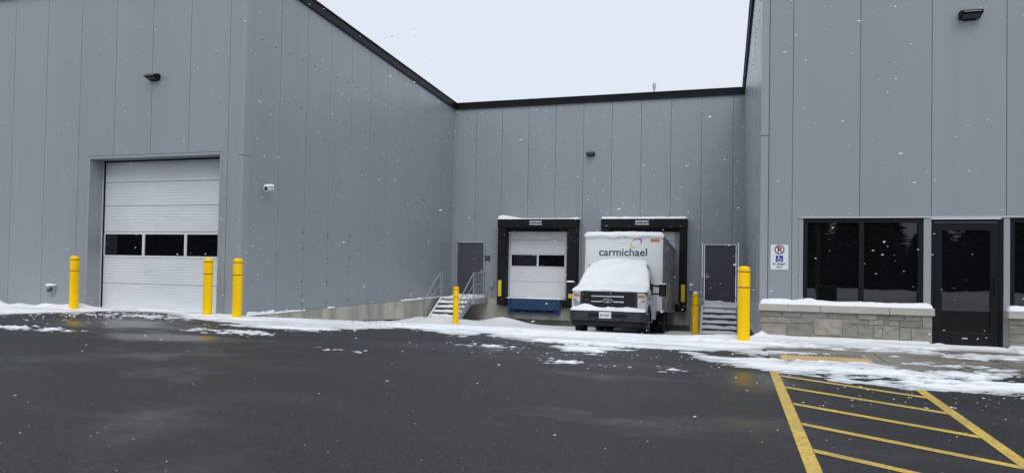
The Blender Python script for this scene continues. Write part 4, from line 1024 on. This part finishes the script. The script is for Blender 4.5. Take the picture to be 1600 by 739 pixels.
# ------------------------------------------------------------------ what the windows mirror: a bank of snow and a line of evergreens across the lot
X, Y = np.meshgrid(np.linspace(-90, 50, 300), np.linspace(-26, -17.5, 30))
T = sstep(-17.5, -19.2, Y)*(1-sstep(-24, -26, Y)*.0)
Hh = (.35+.75*fbm(X*.35, Y*.5, 3)+.25*fbm(X*1.3, Y*1.3, 9))*T
Zb = -.027*30-.05+Hh
m = MB(); nx = X.shape[1]; m.v = list(zip(X.ravel().tolist(), Y.ravel().tolist(), Zb.ravel().tolist()))
m.f = [(j*nx+i, j*nx+i+1, (j+1)*nx+i+1, (j+1)*nx+i) for j in range(29) for i in range(nx-1)]
tag(m.build('snow_bank', 'snow', smooth=True), 'long ploughed bank of snow across the lot, seen mirrored in the windows', 'snow bank', kind='stuff')
def fir_mesh(seed, H, ex):
    rs = random.Random(seed); m = MB()
    for k in range(2200):
        t = rs.random()**.75; z = .6+t*(H-.7); R = (1-t**ex)*H*(.21 if ex < 1.5 else .17)*rs.uniform(.45, 1.2)+.1; a = rs.uniform(0, 6.283)
        r0 = R*rs.uniform(.1, .75); ca, sa = math.cos(a), math.sin(a); wd = .12+.22*(1-t)*rs.random(); dr = rs.uniform(.15, .5)*(R-r0)
        p0 = (r0*ca, r0*sa, z); p1 = (R*ca, R*sa, z-dr)
        n = (-sa*wd, ca*wd)
        m.add([p0, (p0[0]*.5+p1[0]*.5+n[0], p0[1]*.5+p1[1]*.5+n[1], z-dr*.6-rs.uniform(.05, .25)), p1, (p0[0]*.5+p1[0]*.5-n[0], p0[1]*.5+p1[1]*.5-n[1], z-dr*.6-rs.uniform(.05, .25))], [(0, 1, 2, 3)])
    return m.mesh('crown', 'needles')
trunk_me = MB().cyl((0, 0, -.5), (0, 0, 8.5), .16, .03, 8).mesh('trunk', 'bark')
crowns = [fir_mesh(s, 9.5, e) for s, e in ((1, 1.0), (2, 2.2), (3, 3.2), (4, 1.6), (5, 2.6))]
rs = random.Random(8)
for i in range(96):
    x = -92+(i % 48)*2.8+(1.4 if i >= 48 else 0)+rs.uniform(-1.1, 1.1); y = (-28 if i < 48 else -36)-rs.uniform(0, 5)
    if not (-76 < x < -40 or -34 < x < -10 or 0 < x < 34): continue
    o = thing('evergreen_tree', 'dark evergreen in the tree line across the lot, seen mirrored in the windows', 'tree', (x, y, -1.5), 'evergreens across the lot')
    s = rs.uniform(.62, 1.25); o.scale = (s*1.25, s*1.25, s); o.rotation_euler = (0, 0, rs.uniform(0, 6.28))
    link('trunk', trunk_me, o); link('crown', crowns[rs.randrange(5)], o)
o = thing('utility_cabinet', 'green utility cabinet by the snow bank, mirrored in the office window', 'cabinet', (5.7, -17.2, g(5.7, -17.2)))
MB().box(-.5, .5, -.45, .45, 0, 1.15).build('body', 'box_green', o, bevel=.03); MB().box(-.54, .54, -.49, .49, 1.152, 1.22).build('lid', 'box_green', o, bevel=.02)
MB().box(-.6, .6, -.55, .55, -.05, .03).build('base_pad', 'apron', o)
o = thing('utility_pole', 'tall dark pole by the snow bank, mirrored in the office window', 'pole', (5.5, -19.5, -.9))
MB().cyl((0, 0, 0), (0, 0, 9.5), .14, .10, 12).build('shaft', 'wood_pole', o); MB().box(-.9, .9, -.06, .06, 8.7, 8.82).build('crossarm', 'wood_pole', o)

# ------------------------------------------------------------------ falling snow
def flakes():
    rs = np.random.RandomState(21); m = MB()
    for k in range(1700):
        y = rs.uniform(5.0, 25.5); t = rs.uniform(-1.12, .42) if y > 13 else rs.uniform(-1.25, .5)
        x = t*y if y < 13.2 else rs.uniform(XL+.2, XR-.3); z = rs.uniform(-.1, 7.5) if y > 13 else rs.uniform(.0, 1.25+.45*y)
        if y < 5 and rs.rand() < .7: continue
        if z > 1.25+.24*y and -.42*y < x < .04*y and rs.rand() < .97: continue
        s = rs.lognormal(-5.1, .45); s = min(s, .0135)
        e = rs.uniform(1.2, 2.5); a = rs.uniform(-.1, .55)
        d = np.array([math.cos(a)*s*e, 0, math.sin(a)*s*e]); u = np.array([-math.sin(a)*s, 0, math.cos(a)*s])*.75; w_ = np.array([0, s*.6, 0]); c = np.array([x, y, z])
        m.add([c+d, c-d*.8, c+u, c-u*1.1, c+w_, c-w_], [(0,2,4),(2,1,4),(1,3,4),(3,0,4),(2,0,5),(1,2,5),(3,1,5),(0,3,5)])
    return m.build('falling_snow', 'snow')
tag(flakes(), 'scattered snowflakes drifting down in front of the building', 'snow', kind='stuff')
